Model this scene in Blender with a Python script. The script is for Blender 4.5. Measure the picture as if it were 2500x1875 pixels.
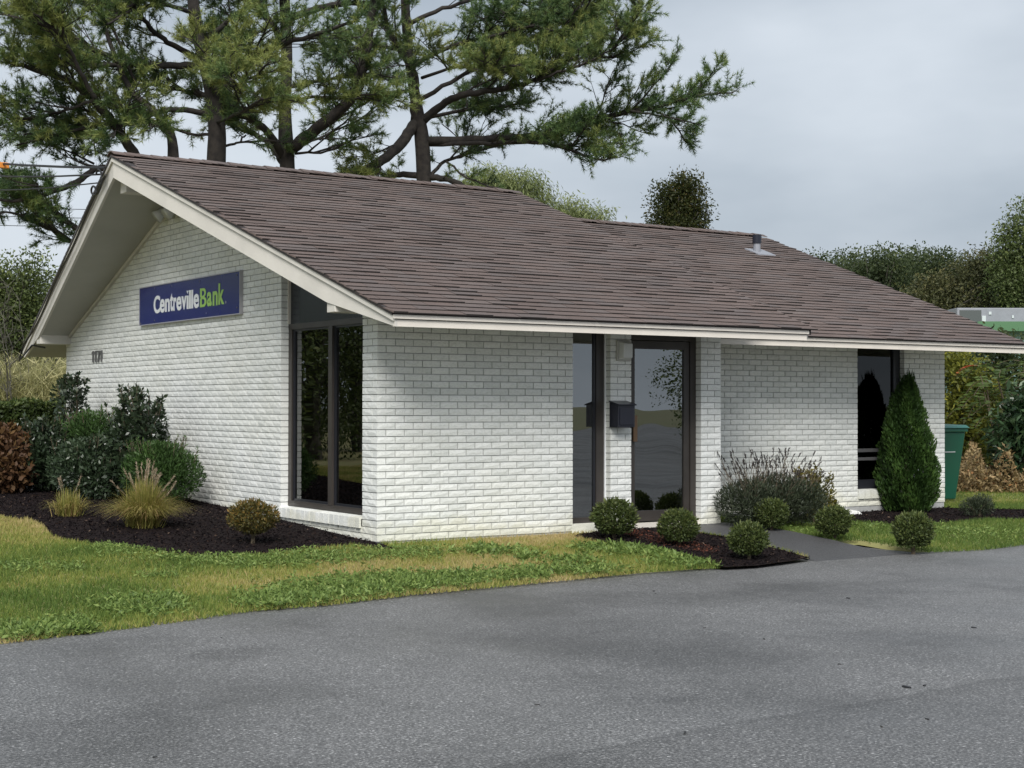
import bpy, math, random
import numpy as np
from mathutils import Vector, Matrix
from mathutils.geometry import delaunay_2d_cdt

# ------------------------------------------------------------------ reset
for o in list(bpy.data.objects): bpy.data.objects.remove(o)
scene = bpy.context.scene
COL = scene.collection
random.seed(7)
rng = np.random.default_rng(11)

# ------------------------------------------------------------------ camera
F_PX, CX, CY = 3731.08, 1250.0, 937.5             # photograph is 2500 x 1875
CAM = np.array([-7.0983, -12.9570, 1.3217])
YAW, PITCH, ROLL = 0.58924, 0.01392, 0.00183
FW = np.array([math.sin(YAW)*math.cos(PITCH), math.cos(YAW)*math.cos(PITCH), math.sin(PITCH)])
_r = np.array([math.cos(YAW), -math.sin(YAW), 0.0]); _u = np.cross(_r, FW)
RT = _r*math.cos(ROLL)+_u*math.sin(ROLL); UP = -_r*math.sin(ROLL)+_u*math.cos(ROLL)
cd = bpy.data.cameras.new('camera'); cam = bpy.data.objects.new('camera', cd); COL.objects.link(cam)
cd.sensor_width = 36.0; cd.lens = F_PX/2500*36.0; cd.clip_start = 0.1; cd.clip_end = 2000
cam.matrix_world = Matrix(((RT[0], UP[0], -FW[0], CAM[0]), (RT[1], UP[1], -FW[1], CAM[1]),
                           (RT[2], UP[2], -FW[2], CAM[2]), (0, 0, 0, 1)))
scene.camera = cam

# ------------------------------------------------------------------ world: overcast sky
SUN_EL, SUN_AZ = math.radians(43), math.radians(216)     # azimuth of the sun seen from the site (compass from +Y, clockwise)
world = bpy.data.worlds.new('World'); scene.world = world; world.use_nodes = True
nt = world.node_tree; N = nt.nodes; L = nt.links; N.clear()
out = N.new('ShaderNodeOutputWorld'); bg = N.new('ShaderNodeBackground')
sky = N.new('ShaderNodeTexSky'); sky.sky_type = 'NISHITA'; sky.sun_disc = False
sky.sun_elevation = SUN_EL; sky.sun_rotation = SUN_AZ; sky.air_density = 1.2; sky.dust_density = 3.0
sc = N.new('ShaderNodeVectorMath'); sc.operation = 'SCALE'; sc.inputs['Scale'].default_value = 0.05
L.new(sky.outputs[0], sc.inputs[0])
tc = N.new('ShaderNodeTexCoord'); mp = N.new('ShaderNodeMapping')
mp.inputs['Scale'].default_value = (1.0, 1.0, 2.6); mp.inputs['Location'].default_value = (3.1, 0.4, 1.7)
L.new(tc.outputs['Generated'], mp.inputs[0])
nz = N.new('ShaderNodeTexNoise'); nz.inputs['Scale'].default_value = 2.6; nz.inputs['Detail'].default_value = 5
nz.inputs['Roughness'].default_value = 0.5; L.new(mp.outputs[0], nz.inputs[0])
cr = N.new('ShaderNodeValToRGB'); e = cr.color_ramp.elements
e[0].position = 0.32; e[0].color = (0.140, 0.163, 0.190, 1); e[1].position = 0.68; e[1].color = (0.248, 0.270, 0.296, 1)
L.new(nz.outputs[0], cr.inputs[0])
mx = N.new('ShaderNodeMix'); mx.data_type = 'RGBA'; mx.inputs[0].default_value = 0.94
L.new(sc.outputs[0], mx.inputs[6]); L.new(cr.outputs[0], mx.inputs[7])
L.new(mx.outputs[2], bg.inputs[0]); bg.inputs[1].default_value = 1.0; L.new(bg.outputs[0], out.inputs[0])

sd = bpy.data.lights.new('sun', 'SUN'); sun = bpy.data.objects.new('sun', sd); COL.objects.link(sun)
sd.energy = 1.5; sd.angle = math.radians(32); sd.color = (1.0, 0.97, 0.92)
sdir = Vector((math.sin(SUN_AZ)*math.cos(SUN_EL), math.cos(SUN_AZ)*math.cos(SUN_EL), math.sin(SUN_EL)))
sun.rotation_euler = sdir.to_track_quat('Z', 'Y').to_euler(); sun.location = (0, -20, 30)

vs = scene.view_settings; vs.view_transform = 'Standard'; vs.look = 'None'; vs.gamma = 1.0
vs.use_curve_mapping = False; vs.exposure = 1.5
scene.render.resolution_x, scene.render.resolution_y = 1024, 768

# ------------------------------------------------------------------ pixel helpers (photo pixel -> point)
def W(u, v, depth):
    return CAM + depth*(FW + RT*((u-CX)/F_PX) - UP*((v-CY)/F_PX))
def on(u, v, ax, val):
    d = FW + RT*((u-CX)/F_PX) - UP*((v-CY)/F_PX)
    return CAM + d*((val-CAM[ax])/d[ax])
def depth(p): return float((np.array(p)-CAM) @ FW)
PL = ([-60, -9, -2.8, -2.1, 0, 2.2, 5.2, 9.6, 14, 20, 40], [-.20, -.2, -.194, -.176, -.02, .075, .175, .25, .22, -.10, -.12])
PR = ([-60, -2.3, 0, 1.2, 4, 12, 40], [-.2, -.19, -.115, -.085, -.06, -.02, .05])
def zg(x, y):
    a = np.interp(y, *PL); b = np.interp(y, *PR)
    t = np.clip((np.asarray(x)-4.6)/1.6, 0, 1); t = t*t*(3-2*t)
    return a*(1-t)+b*t
def gnd(u, v):
    z = -.1
    for _ in range(40):
        p = on(u, v, 2, z); z = 0.5*z+0.5*float(zg(p[0], p[1]))
    return p

# ------------------------------------------------------------------ materials
def mat(name, col=(.5, .5, .5), rough=.6, var=.0, scale=6.0, bump=0.0, bscale=60.0, spec=.5, metal=0.0, col2=None, detail=5, attr=False, coat=0.0):
    m = bpy.data.materials.new(name); m.use_nodes = True
    nt = m.node_tree; N = nt.nodes; L = nt.links
    b = N['Principled BSDF']; b.inputs['Roughness'].default_value = rough; b.inputs['Metallic'].default_value = metal
    b.inputs['Specular IOR Level'].default_value = spec; b.inputs['Coat Weight'].default_value = coat
    b.inputs['Base Color'].default_value = (*col, 1)
    tc = N.new('ShaderNodeTexCoord')
    if var > 0 or col2:
        nz = N.new('ShaderNodeTexNoise'); nz.inputs['Scale'].default_value = scale; nz.inputs['Detail'].default_value = detail
        L.new(tc.outputs['Object'], nz.inputs[0])
        r = N.new('ShaderNodeValToRGB'); e = r.color_ramp.elements
        c2 = col2 if col2 else tuple(max(0, c*(1-var)) for c in col); c1 = col if col2 else tuple(min(1, c*(1+var)) for c in col)
        e[0].position = .33; e[1].position = .67; e[0].color = (*c2, 1); e[1].color = (*c1, 1)
        L.new(nz.outputs[0], r.inputs[0]); L.new(r.outputs[0], b.inputs['Base Color'])
    if bump > 0:
        n2 = N.new('ShaderNodeTexNoise'); n2.inputs['Scale'].default_value = bscale; n2.inputs['Detail'].default_value = 6
        L.new(tc.outputs['Object'], n2.inputs[0])
        bp = N.new('ShaderNodeBump'); bp.inputs['Strength'].default_value = bump; bp.inputs['Distance'].default_value = .01
        L.new(n2.outputs[0], bp.inputs['Height']); L.new(bp.outputs[0], b.inputs['Normal'])
    return m

def leafmat(name, stops, rough=.55, trans=.25, spec=.35):
    """stops: list of (pos, colour) over the per-leaf 'tint' value"""
    m = bpy.data.materials.new(name); m.use_nodes = True
    nt = m.node_tree; N = nt.nodes; L = nt.links
    b = N['Principled BSDF']; b.inputs['Roughness'].default_value = rough; b.inputs['Specular IOR Level'].default_value = spec
    a = N.new('ShaderNodeAttribute'); a.attribute_name = 'tint'
    r = N.new('ShaderNodeValToRGB'); e = r.color_ramp.elements
    while len(e) < len(stops): e.new(.5)
    for k, (p, c) in enumerate(stops): e[k].position = p; e[k].color = (*c, 1)
    L.new(a.outputs['Fac'], r.inputs[0]); L.new(r.outputs[0], b.inputs['Base Color'])
    if trans > 0:
        t = N.new('ShaderNodeBsdfTranslucent'); L.new(r.outputs[0], t.inputs[0])
        mxs = N.new('ShaderNodeMixShader'); mxs.inputs[0].default_value = trans
        o = N['Material Output']; L.new(b.outputs[0], mxs.inputs[1]); L.new(t.outputs[0], mxs.inputs[2]); L.new(mxs.outputs[0], o.inputs[0])
    return m

def brickmat():
    m = mat('painted_brick', (.76, .77, .75), rough=.62, bump=.0, spec=.35)
    nt = m.node_tree; N = nt.nodes; L = nt.links; b = N['Principled BSDF']
    geo = N.new('ShaderNodeNewGeometry'); oi = N.new('ShaderNodeObjectInfo')
    ad = N.new('ShaderNodeMath'); ad.operation = 'ADD'; L.new(geo.outputs['Random Per Island'], ad.inputs[0]); L.new(oi.outputs['Random'], ad.inputs[1])
    fr = N.new('ShaderNodeMath'); fr.operation = 'FRACT'; L.new(ad.outputs[0], fr.inputs[0])
    r = N.new('ShaderNodeValToRGB'); e = r.color_ramp.elements
    e[0].color = (.70, .715, .695, 1); e[1].color = (.82, .83, .81, 1); L.new(fr.outputs[0], r.inputs[0])
    # weathering: fine grey cracks and a faint yellow bloom, both with a shape of their own
    nz = N.new('ShaderNodeTexNoise'); nz.inputs['Scale'].default_value = 1.3; nz.inputs['Detail'].default_value = 6
    L.new(geo.outputs['Position'], nz.inputs[0])
    r2 = N.new('ShaderNodeValToRGB'); e = r2.color_ramp.elements; e[0].position = .42; e[1].position = .72
    e[0].color = (1, 1, 1, 1); e[1].color = (.965, .96, .935, 1); L.new(nz.outputs[0], r2.inputs[0])
    m1 = N.new('ShaderNodeMix'); m1.data_type = 'RGBA'; m1.blend_type = 'MULTIPLY'; m1.inputs[0].default_value = 1
    L.new(r.outputs[0], m1.inputs[6]); L.new(r2.outputs[0], m1.inputs[7])
    mp = N.new('ShaderNodeMapping'); mp.inputs['Scale'].default_value = (14, 14, 40); L.new(geo.outputs['Position'], mp.inputs[0])
    wv = N.new('ShaderNodeTexNoise'); wv.inputs['Scale'].default_value = 1.0; wv.inputs['Detail'].default_value = 5; wv.inputs['Roughness'].default_value = .6
    wv.inputs['Distortion'].default_value = 1.2
    L.new(mp.outputs[0], wv.inputs[0])
    r3 = N.new('ShaderNodeValToRGB'); e = r3.color_ramp.elements; e[0].position = .47; e[0].color = (1, 1, 1, 1); e[1].position = .53; e[1].color = (1, 1, 1, 1)
    k = e.new(.5); k.color = (.66, .67, .66, 1); L.new(wv.outputs[0], r3.inputs[0])
    m2 = N.new('ShaderNodeMix'); m2.data_type = 'RGBA'; m2.blend_type = 'MULTIPLY'; m2.inputs[0].default_value = .75
    L.new(m1.outputs[2], m2.inputs[6]); L.new(r3.outputs[0], m2.inputs[7]); L.new(m2.outputs[2], b.inputs['Base Color'])
    sp = N.new('ShaderNodeSeparateXYZ'); L.new(geo.outputs['Position'], sp.inputs[0])
    n4 = N.new('ShaderNodeTexNoise'); n4.inputs['Scale'].default_value = 3.5; n4.inputs['Detail'].default_value = 5; L.new(geo.outputs['Position'], n4.inputs[0])
    sb = N.new('ShaderNodeMath'); sb.operation = 'MULTIPLY_ADD'; sb.inputs[1].default_value = -.6; L.new(n4.outputs[0], sb.inputs[0]); L.new(sp.outputs['Z'], sb.inputs[2])
    r4 = N.new('ShaderNodeValToRGB'); e = r4.color_ramp.elements; e[0].position = 0; e[0].color = (.94, .925, .85, 1); e[1].position = .12; e[1].color = (1, 1, 1, 1)
    sb2 = N.new('ShaderNodeMath'); sb2.operation = 'ADD'; sb2.inputs[1].default_value = .2; L.new(sb.outputs[0], sb2.inputs[0]); L.new(sb2.outputs[0], r4.inputs[0])
    m4 = N.new('ShaderNodeMix'); m4.data_type = 'RGBA'; m4.blend_type = 'MULTIPLY'; m4.inputs[0].default_value = 1
    L.new(m2.outputs[2], m4.inputs[6]); L.new(r4.outputs[0], m4.inputs[7]); L.new(m4.outputs[2], b.inputs['Base Color'])
    bp = N.new('ShaderNodeBump'); bp.inputs['Strength'].default_value = .5; bp.inputs['Distance'].default_value = .006
    L.new(wv.outputs[0], bp.inputs['Height']); L.new(bp.outputs[0], b.inputs['Normal'])
    return m

def shinglemat():
    m = mat('asphalt_shingle', (.1, .08, .075), rough=.8, spec=.35)
    nt = m.node_tree; N = nt.nodes; L = nt.links; b = N['Principled BSDF']
    geo = N.new('ShaderNodeNewGeometry'); oi = N.new('ShaderNodeObjectInfo')
    ad = N.new('ShaderNodeMath'); ad.operation = 'ADD'; L.new(geo.outputs['Random Per Island'], ad.inputs[0]); L.new(oi.outputs['Random'], ad.inputs[1])
    fr = N.new('ShaderNodeMath'); fr.operation = 'FRACT'; L.new(ad.outputs[0], fr.inputs[0])
    r = N.new('ShaderNodeValToRGB'); e = r.color_ramp.elements
    e[0].color = (.112, .086, .077, 1); e[1].color = (.128, .103, .094, 1)
    k = e.new(.45); k.color = (.124, .095, .085, 1); k = e.new(.75); k.color = (.109, .091, .086, 1)
    L.new(fr.outputs[0], r.inputs[0])
    nz = N.new('ShaderNodeTexNoise'); nz.inputs['Scale'].default_value = 130; nz.inputs['Detail'].default_value = 2; L.new(geo.outputs['Position'], nz.inputs[0])
    r2 = N.new('ShaderNodeValToRGB'); e = r2.color_ramp.elements; e[0].position = .3; e[1].position = .7; e[0].color = (.72, .72, .72, 1); e[1].color = (1.25, 1.25, 1.25, 1)
    L.new(nz.outputs[0], r2.inputs[0])
    m1 = N.new('ShaderNodeMix'); m1.data_type = 'RGBA'; m1.blend_type = 'MULTIPLY'; m1.inputs[0].default_value = 1
    L.new(r.outputs[0], m1.inputs[6]); L.new(r2.outputs[0], m1.inputs[7])
    n3 = N.new('ShaderNodeTexNoise'); n3.inputs['Scale'].default_value = .7; n3.inputs['Detail'].default_value = 4; L.new(geo.outputs['Position'], n3.inputs[0])
    r3 = N.new('ShaderNodeValToRGB'); e = r3.color_ramp.elements; e[0].position = .35; e[1].position = .65; e[0].color = (.92, .90, .90, 1); e[1].color = (1.1, 1.08, 1.08, 1)
    L.new(n3.outputs[0], r3.inputs[0])
    m2 = N.new('ShaderNodeMix'); m2.data_type = 'RGBA'; m2.blend_type = 'MULTIPLY'; m2.inputs[0].default_value = 1
    L.new(m1.outputs[2], m2.inputs[6]); L.new(r3.outputs[0], m2.inputs[7]); L.new(m2.outputs[2], b.inputs['Base Color'])
    bp = N.new('ShaderNodeBump'); bp.inputs['Strength'].default_value = .5; bp.inputs['Distance'].default_value = .004
    L.new(nz.outputs[0], bp.inputs['Height']); L.new(bp.outputs[0], b.inputs['Normal'])
    return m

def glassmat(name, tint=(.30, .34, .34), ior=3.1):
    m = bpy.data.materials.new(name); m.use_nodes = True
    nt = m.node_tree; N = nt.nodes; L = nt.links; N.clear()
    o = N.new('ShaderNodeOutputMaterial'); t = N.new('ShaderNodeBsdfTransparent'); t.inputs[0].default_value = (*tint, 1)
    g = N.new('ShaderNodeBsdfGlossy'); g.inputs['Roughness'].default_value = .004; g.inputs[0].default_value = (.95, .97, .97, 1)
    fr = N.new('ShaderNodeFresnel'); fr.inputs[0].default_value = ior
    tc = N.new('ShaderNodeTexCoord'); nz = N.new('ShaderNodeTexNoise'); nz.inputs['Scale'].default_value = 1.6; nz.inputs['Detail'].default_value = 1
    L.new(tc.outputs['Object'], nz.inputs[0])
    bp = N.new('ShaderNodeBump'); bp.inputs['Strength'].default_value = .03; bp.inputs['Distance'].default_value = .05; L.new(nz.outputs[0], bp.inputs['Height'])
    L.new(bp.outputs[0], g.inputs['Normal'])
    x = N.new('ShaderNodeMixShader'); L.new(fr.outputs[0], x.inputs[0]); L.new(t.outputs[0], x.inputs[1]); L.new(g.outputs[0], x.inputs[2]); L.new(x.outputs[0], o.inputs[0])
    return m

def asphaltmat():
    m = mat('asphalt', (.06, .06, .062), rough=.55, spec=.5)
    nt = m.node_tree; N = nt.nodes; L = nt.links; b = N['Principled BSDF']
    geo = N.new('ShaderNodeNewGeometry')
    def noise(scale, det, rough=.6):
        n = N.new('ShaderNodeTexNoise'); n.inputs['Scale'].default_value = scale; n.inputs['Detail'].default_value = det; n.inputs['Roughness'].default_value = rough
        L.new(geo.outputs['Position'], n.inputs[0]); return n
    def ramp(src, stops):
        r = N.new('ShaderNodeValToRGB'); e = r.color_ramp.elements
        while len(e) < len(stops): e.new(.5)
        for k, (p, c) in enumerate(stops): e[k].position = p; e[k].color = (c, c, c, 1) if not isinstance(c, tuple) else (*c, 1)
        L.new(src, r.inputs[0]); return r
    def mul(a, bb, f=1.0):
        x = N.new('ShaderNodeMix'); x.data_type = 'RGBA'; x.blend_type = 'MULTIPLY'; x.inputs[0].default_value = f
        L.new(a, x.inputs[6]); L.new(bb, x.inputs[7]); return x.outputs[2]
    fine = noise(70, 3, .7); med = noise(28, 3)
    base = ramp(fine.outputs[0], [(.30, (.028, .028, .029)), (.45, (.090, .090, .091)), (.58, (.160, .160, .160)), (.70, (.44, .435, .43))])
    patch = ramp(noise(.42, 3, .5).outputs[0], [(.34, .62), (.48, .98), (.7, 1.18)])
    blot = ramp(noise(1.3, 3).outputs[0], [(.28, .74), (.44, 1.0)])
    c = mul(mul(base.outputs[0], patch.outputs[0]), blot.outputs[0])
    def cells(scale, stops):
        v = N.new('ShaderNodeTexVoronoi'); v.inputs['Scale'].default_value = scale; L.new(geo.outputs['Position'], v.inputs[0])
        w = N.new('ShaderNodeSeparateColor'); L.new(v.outputs['Color'], w.inputs[0]); return ramp(w.outputs[0], stops)
    c = mul(mul(c, cells(62, [(.0, .74), (.5, 1.0), (.88, 1.15), (1.0, 1.75)]).outputs[0]), cells(24, [(.0, .93), (1.0, 1.07)]).outputs[0])
    # newer, smoother lane beyond a seam: side of a line across the lot
    sep = N.new('ShaderNodeSeparateXYZ'); L.new(geo.outputs['Position'], sep.inputs[0])
    wob = noise(.9, 3)
    a = N.new('ShaderNodeMath'); a.operation = 'MULTIPLY_ADD'; a.inputs[1].default_value = SEAM[0]; a.inputs[2].default_value = SEAM[1]; L.new(sep.outputs['X'], a.inputs[0])
    s = N.new('ShaderNodeMath'); s.operation = 'SUBTRACT'; L.new(a.outputs[0], s.inputs[0]); L.new(sep.outputs['Y'], s.inputs[1])
    w2 = N.new('ShaderNodeMath'); w2.operation = 'MULTIPLY_ADD'; w2.inputs[1].default_value = .5; w2.inputs[2].default_value = -.25; L.new(wob.outputs[0], w2.inputs[0])
    s2 = N.new('ShaderNodeMath'); s2.operation = 'ADD'; L.new(s.outputs[0], s2.inputs[0]); L.new(w2.outputs[0], s2.inputs[1])
    seam = ramp(s2.outputs[0], [(.0, 1.0), (.03, .70), (.12, .80), (1.0, .82)])
    c = mul(c, seam.outputs[0]); L.new(c, b.inputs['Base Color'])
    rr = ramp(noise(.8, 3).outputs[0], [(.35, .46), (.65, .62)]); L.new(rr.outputs[0], b.inputs['Roughness'])
    bp = N.new('ShaderNodeBump'); bp.inputs['Strength'].default_value = .4; bp.inputs['Distance'].default_value = .004
    L.new(fine.outputs[0], bp.inputs['Height']); L.new(bp.outputs[0], b.inputs['Normal'])
    return m

_p1, _p2 = on(1130, 1872, 2, -.2), on(2500, 1655, 2, -.2)
SEAM = ((_p2[1]-_p1[1])/(_p2[0]-_p1[0]), _p1[1]-_p1[0]*(_p2[1]-_p1[1])/(_p2[0]-_p1[0]))

M = {}
M['brick'] = brickmat(); M['shingle'] = shinglemat(); M['asphalt'] = asphaltmat()
M['mortar'] = mat('painted_mortar', (.37, .375, .37), rough=.8, var=.12, scale=9, bump=.4, bscale=80)
M['concrete'] = mat('concrete', (.30, .30, .29), rough=.85, var=.25, scale=5, bump=.4)
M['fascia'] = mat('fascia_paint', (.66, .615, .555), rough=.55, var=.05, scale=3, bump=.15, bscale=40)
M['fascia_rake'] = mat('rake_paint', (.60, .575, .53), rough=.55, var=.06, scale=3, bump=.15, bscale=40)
M['soffit'] = mat('soffit_paint_shaded', (.40, .395, .355), rough=.7, var=.05, scale=2)  # base colour taken darker so that it holds the shade beneath the overhang
M['shingle_edge'] = mat('shingle_cut_edge', (.022, .018, .017), rough=.9)  # black cut asphalt, also standing in for the shadow line under each course
M['drip'] = mat('drip_edge', (.030, .022, .020), rough=.5)
M['deck'] = mat('roof_underlay', (.03, .026, .025), rough=.9)
M['bronze'] = mat('bronze_frame', (.040, .034, .030), rough=.38, var=.15, scale=4, spec=.5)
M['bronze_dark'] = mat('dark_bronze_frame', (.016, .017, .022), rough=.35)
M['brass'] = mat('bronze_handle', (.16, .10, .06), rough=.38, metal=.6)
M['glass'] = glassmat('window_glass'); M['glass_dark'] = glassmat('dark_window_glass', (.10, .11, .11), 1.45)
M['glass_gable'] = glassmat('gable_glass', (.22, .25, .25), 1.95)
M['panel'] = mat('dark_spandrel_panel', (.018, .022, .028), rough=.22, spec=.5)
M['inner'] = mat('interior_paint', (.22, .215, .20), rough=.9, var=.1)
M['carpet'] = mat('interior_carpet', (.08, .08, .08), rough=.95)
M['sign_blue'] = mat('sign_blue', (.012, .019, .145), rough=.16, spec=.6)
M['sign_edge'] = mat('sign_edge', (.42, .41, .44), rough=.4, metal=.3)
M['sign_white'] = mat('sign_white', (.82, .84, .86), rough=.3)
M['sign_green'] = mat('sign_green', (.33, .56, .12), rough=.3)
M['metal_grey'] = mat('grey_metal', (.14, .14, .145), rough=.45, metal=.4)
M['black'] = mat('black_enamel', (.012, .013, .022), rough=.28)
M['lamp'] = mat('lamp_housing', (.42, .42, .40), rough=.45)
M['lens'] = mat('lamp_lens', (.60, .61, .60), rough=.25)
M['cable'] = mat('cable_rubber', (.012, .012, .013), rough=.5)
M['soil'] = mat('lawn_soil', (.21, .22, .08), rough=.95, col2=(.28, .23, .11), scale=2.2, bump=.5, bscale=45)
M['ground'] = mat('field_ground', (.09, .11, .04), rough=.95, col2=(.13, .11, .06), scale=.4)
M['mulch'] = mat('mulch', (.008, .006, .007), rough=.95, spec=.1, col2=(.018, .012, .011), scale=18, bump=1.0, bscale=50)
M['mulch_red'] = mat('red_mulch', (.16, .052, .028), rough=.95, col2=(.05, .022, .018), scale=18, bump=1.0, bscale=50)
M['walk'] = mat('walk_asphalt', (.070, .070, .073), rough=.5, var=.35, scale=60, bump=.4, bscale=90)
M['bark'] = mat('pine_bark', (.040, .034, .029), rough=.95, col2=(.014, .012, .012), scale=9, bump=.9, bscale=22)
M['bark_lichen'] = mat('grey_bark', (.12, .115, .09), rough=.95, col2=(.03, .027, .024), scale=7, bump=.9, bscale=22)
M['stem'] = mat('woody_stem', (.09, .07, .045), rough=.9, var=.3, scale=12)
M['bin_green'] = mat('bin_plastic', (.006, .095, .058), rough=.35)
M['bin_lid'] = mat('bin_lid_plastic', (.03, .16, .13), rough=.35)
M['car'] = mat('car_paint', (.72, .74, .78), rough=.2, coat=.5)
M['tyre'] = mat('tyre_rubber', (.02, .02, .02), rough=.8)
M['rim'] = mat('wheel_rim', (.45, .45, .47), rough=.3, metal=.8)
M['green_metal'] = mat('green_roof_metal', (.075, .17, .085), rough=.4)
M['green_wall'] = mat('green_wall_metal', (.12, .21, .19), rough=.6, var=.08)
M['hvac'] = mat('hvac_casing', (.24, .25, .28), rough=.5, var=.06)
M['hvac_dark'] = mat('hvac_grille', (.07, .08, .08), rough=.6)
M['decal'] = mat('white_decal', (.52, .56, .57), rough=.4)
M['stone'] = mat('pale_stone', (.68, .68, .66), rough=.8, var=.1)
M['pole'] = mat('pole_wood', (.13, .10, .08), rough=.9, var=.2)
M['orange'] = mat('orange_tag', (.62, .22, .03), rough=.5)
# ------------------------------------------------------------------ mesh building
IDENT = Matrix.Identity(4)
class MB:
    def __init__(s): s.v = []; s.f = []
    def add(s, vs, fs):
        o = len(s.v); s.v += [tuple(map(float, p)) for p in vs]; s.f += [tuple(i+o for i in f) for f in fs]; return s
    def box(s, x0, x1, y0, y1, z0, z1):
        return s.add([(x0, y0, z0), (x1, y0, z0), (x1, y1, z0), (x0, y1, z0), (x0, y0, z1), (x1, y0, z1), (x1, y1, z1), (x0, y1, z1)],
                     [(0, 3, 2, 1), (4, 5, 6, 7), (0, 1, 5, 4), (1, 2, 6, 5), (2, 3, 7, 6), (3, 0, 4, 7)])
    def prism(s, bottom, top):
        n = len(bottom)
        return s.add(list(bottom)+list(top), [tuple(range(n-1, -1, -1)), tuple(range(n, 2*n))]+[(i, (i+1) % n, n+(i+1) % n, n+i) for i in range(n)])
    def tube(s, pts, rad, n=6, cap=True):
        pts = [np.array(p, float) for p in pts]
        if not hasattr(rad, '__len__'): rad = [rad]*len(pts)
        t0 = pts[1]-pts[0]; t0 /= np.linalg.norm(t0)+1e-9
        a = np.cross(t0, [0, 0, 1.0]); 
        if np.linalg.norm(a) < 1e-3: a = np.cross(t0, [1.0, 0, 0])
        a /= np.linalg.norm(a); V = []; Fs = []
        for i, p in enumerate(pts):
            t = (pts[min(i+1, len(pts)-1)]-pts[max(i-1, 0)]); t /= np.linalg.norm(t)+1e-9
            a = a-t*(a@t); a /= np.linalg.norm(a)+1e-9; b = np.cross(t, a)
            for k in range(n):
                w = 2*math.pi*k/n; V.append(p+rad[i]*(math.cos(w)*a+math.sin(w)*b))
        for i in range(len(pts)-1):
            for k in range(n):
                k2 = (k+1) % n; Fs.append((i*n+k, i*n+k2, (i+1)*n+k2, (i+1)*n+k))
        if cap: Fs.append(tuple(range(n-1, -1, -1))); Fs.append(tuple((len(pts)-1)*n+k for k in range(n)))
        return s.add(V, Fs)
    def lathe(s, prof, c=(0, 0, 0), n=20):
        V = []; Fs = []
        for r, z in prof:
            for k in range(n): w = 2*math.pi*k/n; V.append((c[0]+r*math.cos(w), c[1]+r*math.sin(w), c[2]+z))
        for i in range(len(prof)-1):
            for k in range(n): k2 = (k+1) % n; Fs.append((i*n+k, i*n+k2, (i+1)*n+k2, (i+1)*n+k))
        return s.add(V, Fs)
    def build(s, name, m, parent=None, smooth=False, bevel=0.0):
        me = bpy.data.meshes.new(name); me.from_pydata(s.v, [], s.f); me.update()
        o = link(name, me, m, parent)
        if smooth:
            for p in me.polygons: p.use_smooth = True
        if bevel > 0:
            b = o.modifiers.new('bevel', 'BEVEL'); b.width = bevel; b.segments = 2; b.limit_method = 'ANGLE'
        return o

def link(name, me, m, parent=None):
    o = bpy.data.objects.new(name, me); COL.objects.link(o)
    if m is not None and len(me.materials) == 0: me.materials.append(M[m] if isinstance(m, str) else m)
    if parent is not None:
        o.parent = parent
        if parent.type == 'EMPTY': o.matrix_parent_inverse = Matrix.Translation(-Vector(parent.location))
    return o

def np_mesh(name, V, F, m, parent=None, tint=None, smooth=False, kind=None):
    V = np.asarray(V, np.float32); F = np.asarray(F, np.int32); k = F.shape[1]
    me = bpy.data.meshes.new(name); me.vertices.add(len(V)); me.vertices.foreach_set('co', V.ravel())
    me.loops.add(F.size); me.loops.foreach_set('vertex_index', F.ravel())
    me.polygons.add(len(F)); me.polygons.foreach_set('loop_start', np.arange(0, F.size, k, dtype=np.int32))
    me.polygons.foreach_set('loop_total', np.full(len(F), k, np.int32))
    if smooth: me.polygons.foreach_set('use_smooth', np.ones(len(F), bool))
    me.update(calc_edges=True)
    if tint is not None:
        a = me.attributes.new('tint', 'FLOAT', 'FACE'); a.data.foreach_set('value', np.asarray(tint, np.float32))
    o = link(name, me, m, parent)
    if kind: o['kind'] = kind
    return o

def tag(o, label, cat, group=None):
    o['label'] = label; o['category'] = cat
    if group: o['group'] = group
    return o
def thing(name, label, cat, loc=(0, 0, 0), group=None):
    o = bpy.data.objects.new(name, None); COL.objects.link(o); o.location = tuple(map(float, loc)); o.empty_display_size = .2
    return tag(o, label, cat, group)
def structure(o): o['kind'] = 'structure'; return o
def stuff(o): o['kind'] = 'stuff'; return o
def copy_tree(o, parent=None):
    c = o.copy(); COL.objects.link(c)
    if parent is not None: c.parent = parent
    for ch in list(o.children): copy_tree(ch, c)
    return c
def unit(a): return a/(np.linalg.norm(a, axis=-1, keepdims=True)+1e-9)
def rvec(n): return unit(rng.normal(size=(n, 3)))
def leaves(P, D, size, aspect=.4, fold=.0):
    """diamond leaves: base at P, pointing along D"""
    n = len(P); D = unit(D); side = unit(np.cross(D, rvec(n))); nrm = np.cross(side, D)
    size = np.broadcast_to(np.asarray(size, float), (n,))[:, None]
    a = P; c = P+D*size; mid = P+D*size*.45
    b = mid+side*size*aspect*.5+nrm*size*fold; d = mid-side*size*aspect*.5+nrm*size*fold
    V = np.stack([a, b, c, d], 1).reshape(-1, 3)
    return V, np.arange(4*n).reshape(n, 4)
def spikes(P, D, size, width):
    """thin triangles (needles, blades)"""
    n = len(P); D = unit(D); side = unit(np.cross(D, rvec(n)))
    size = np.broadcast_to(np.asarray(size, float), (n,))[:, None]; width = np.broadcast_to(np.asarray(width, float), (n,))[:, None]
    V = np.stack([P+side*width*.5, P+D*size, P-side*width*.5], 1).reshape(-1, 3)
    return V, np.arange(3*n).reshape(n, 3)
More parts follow.
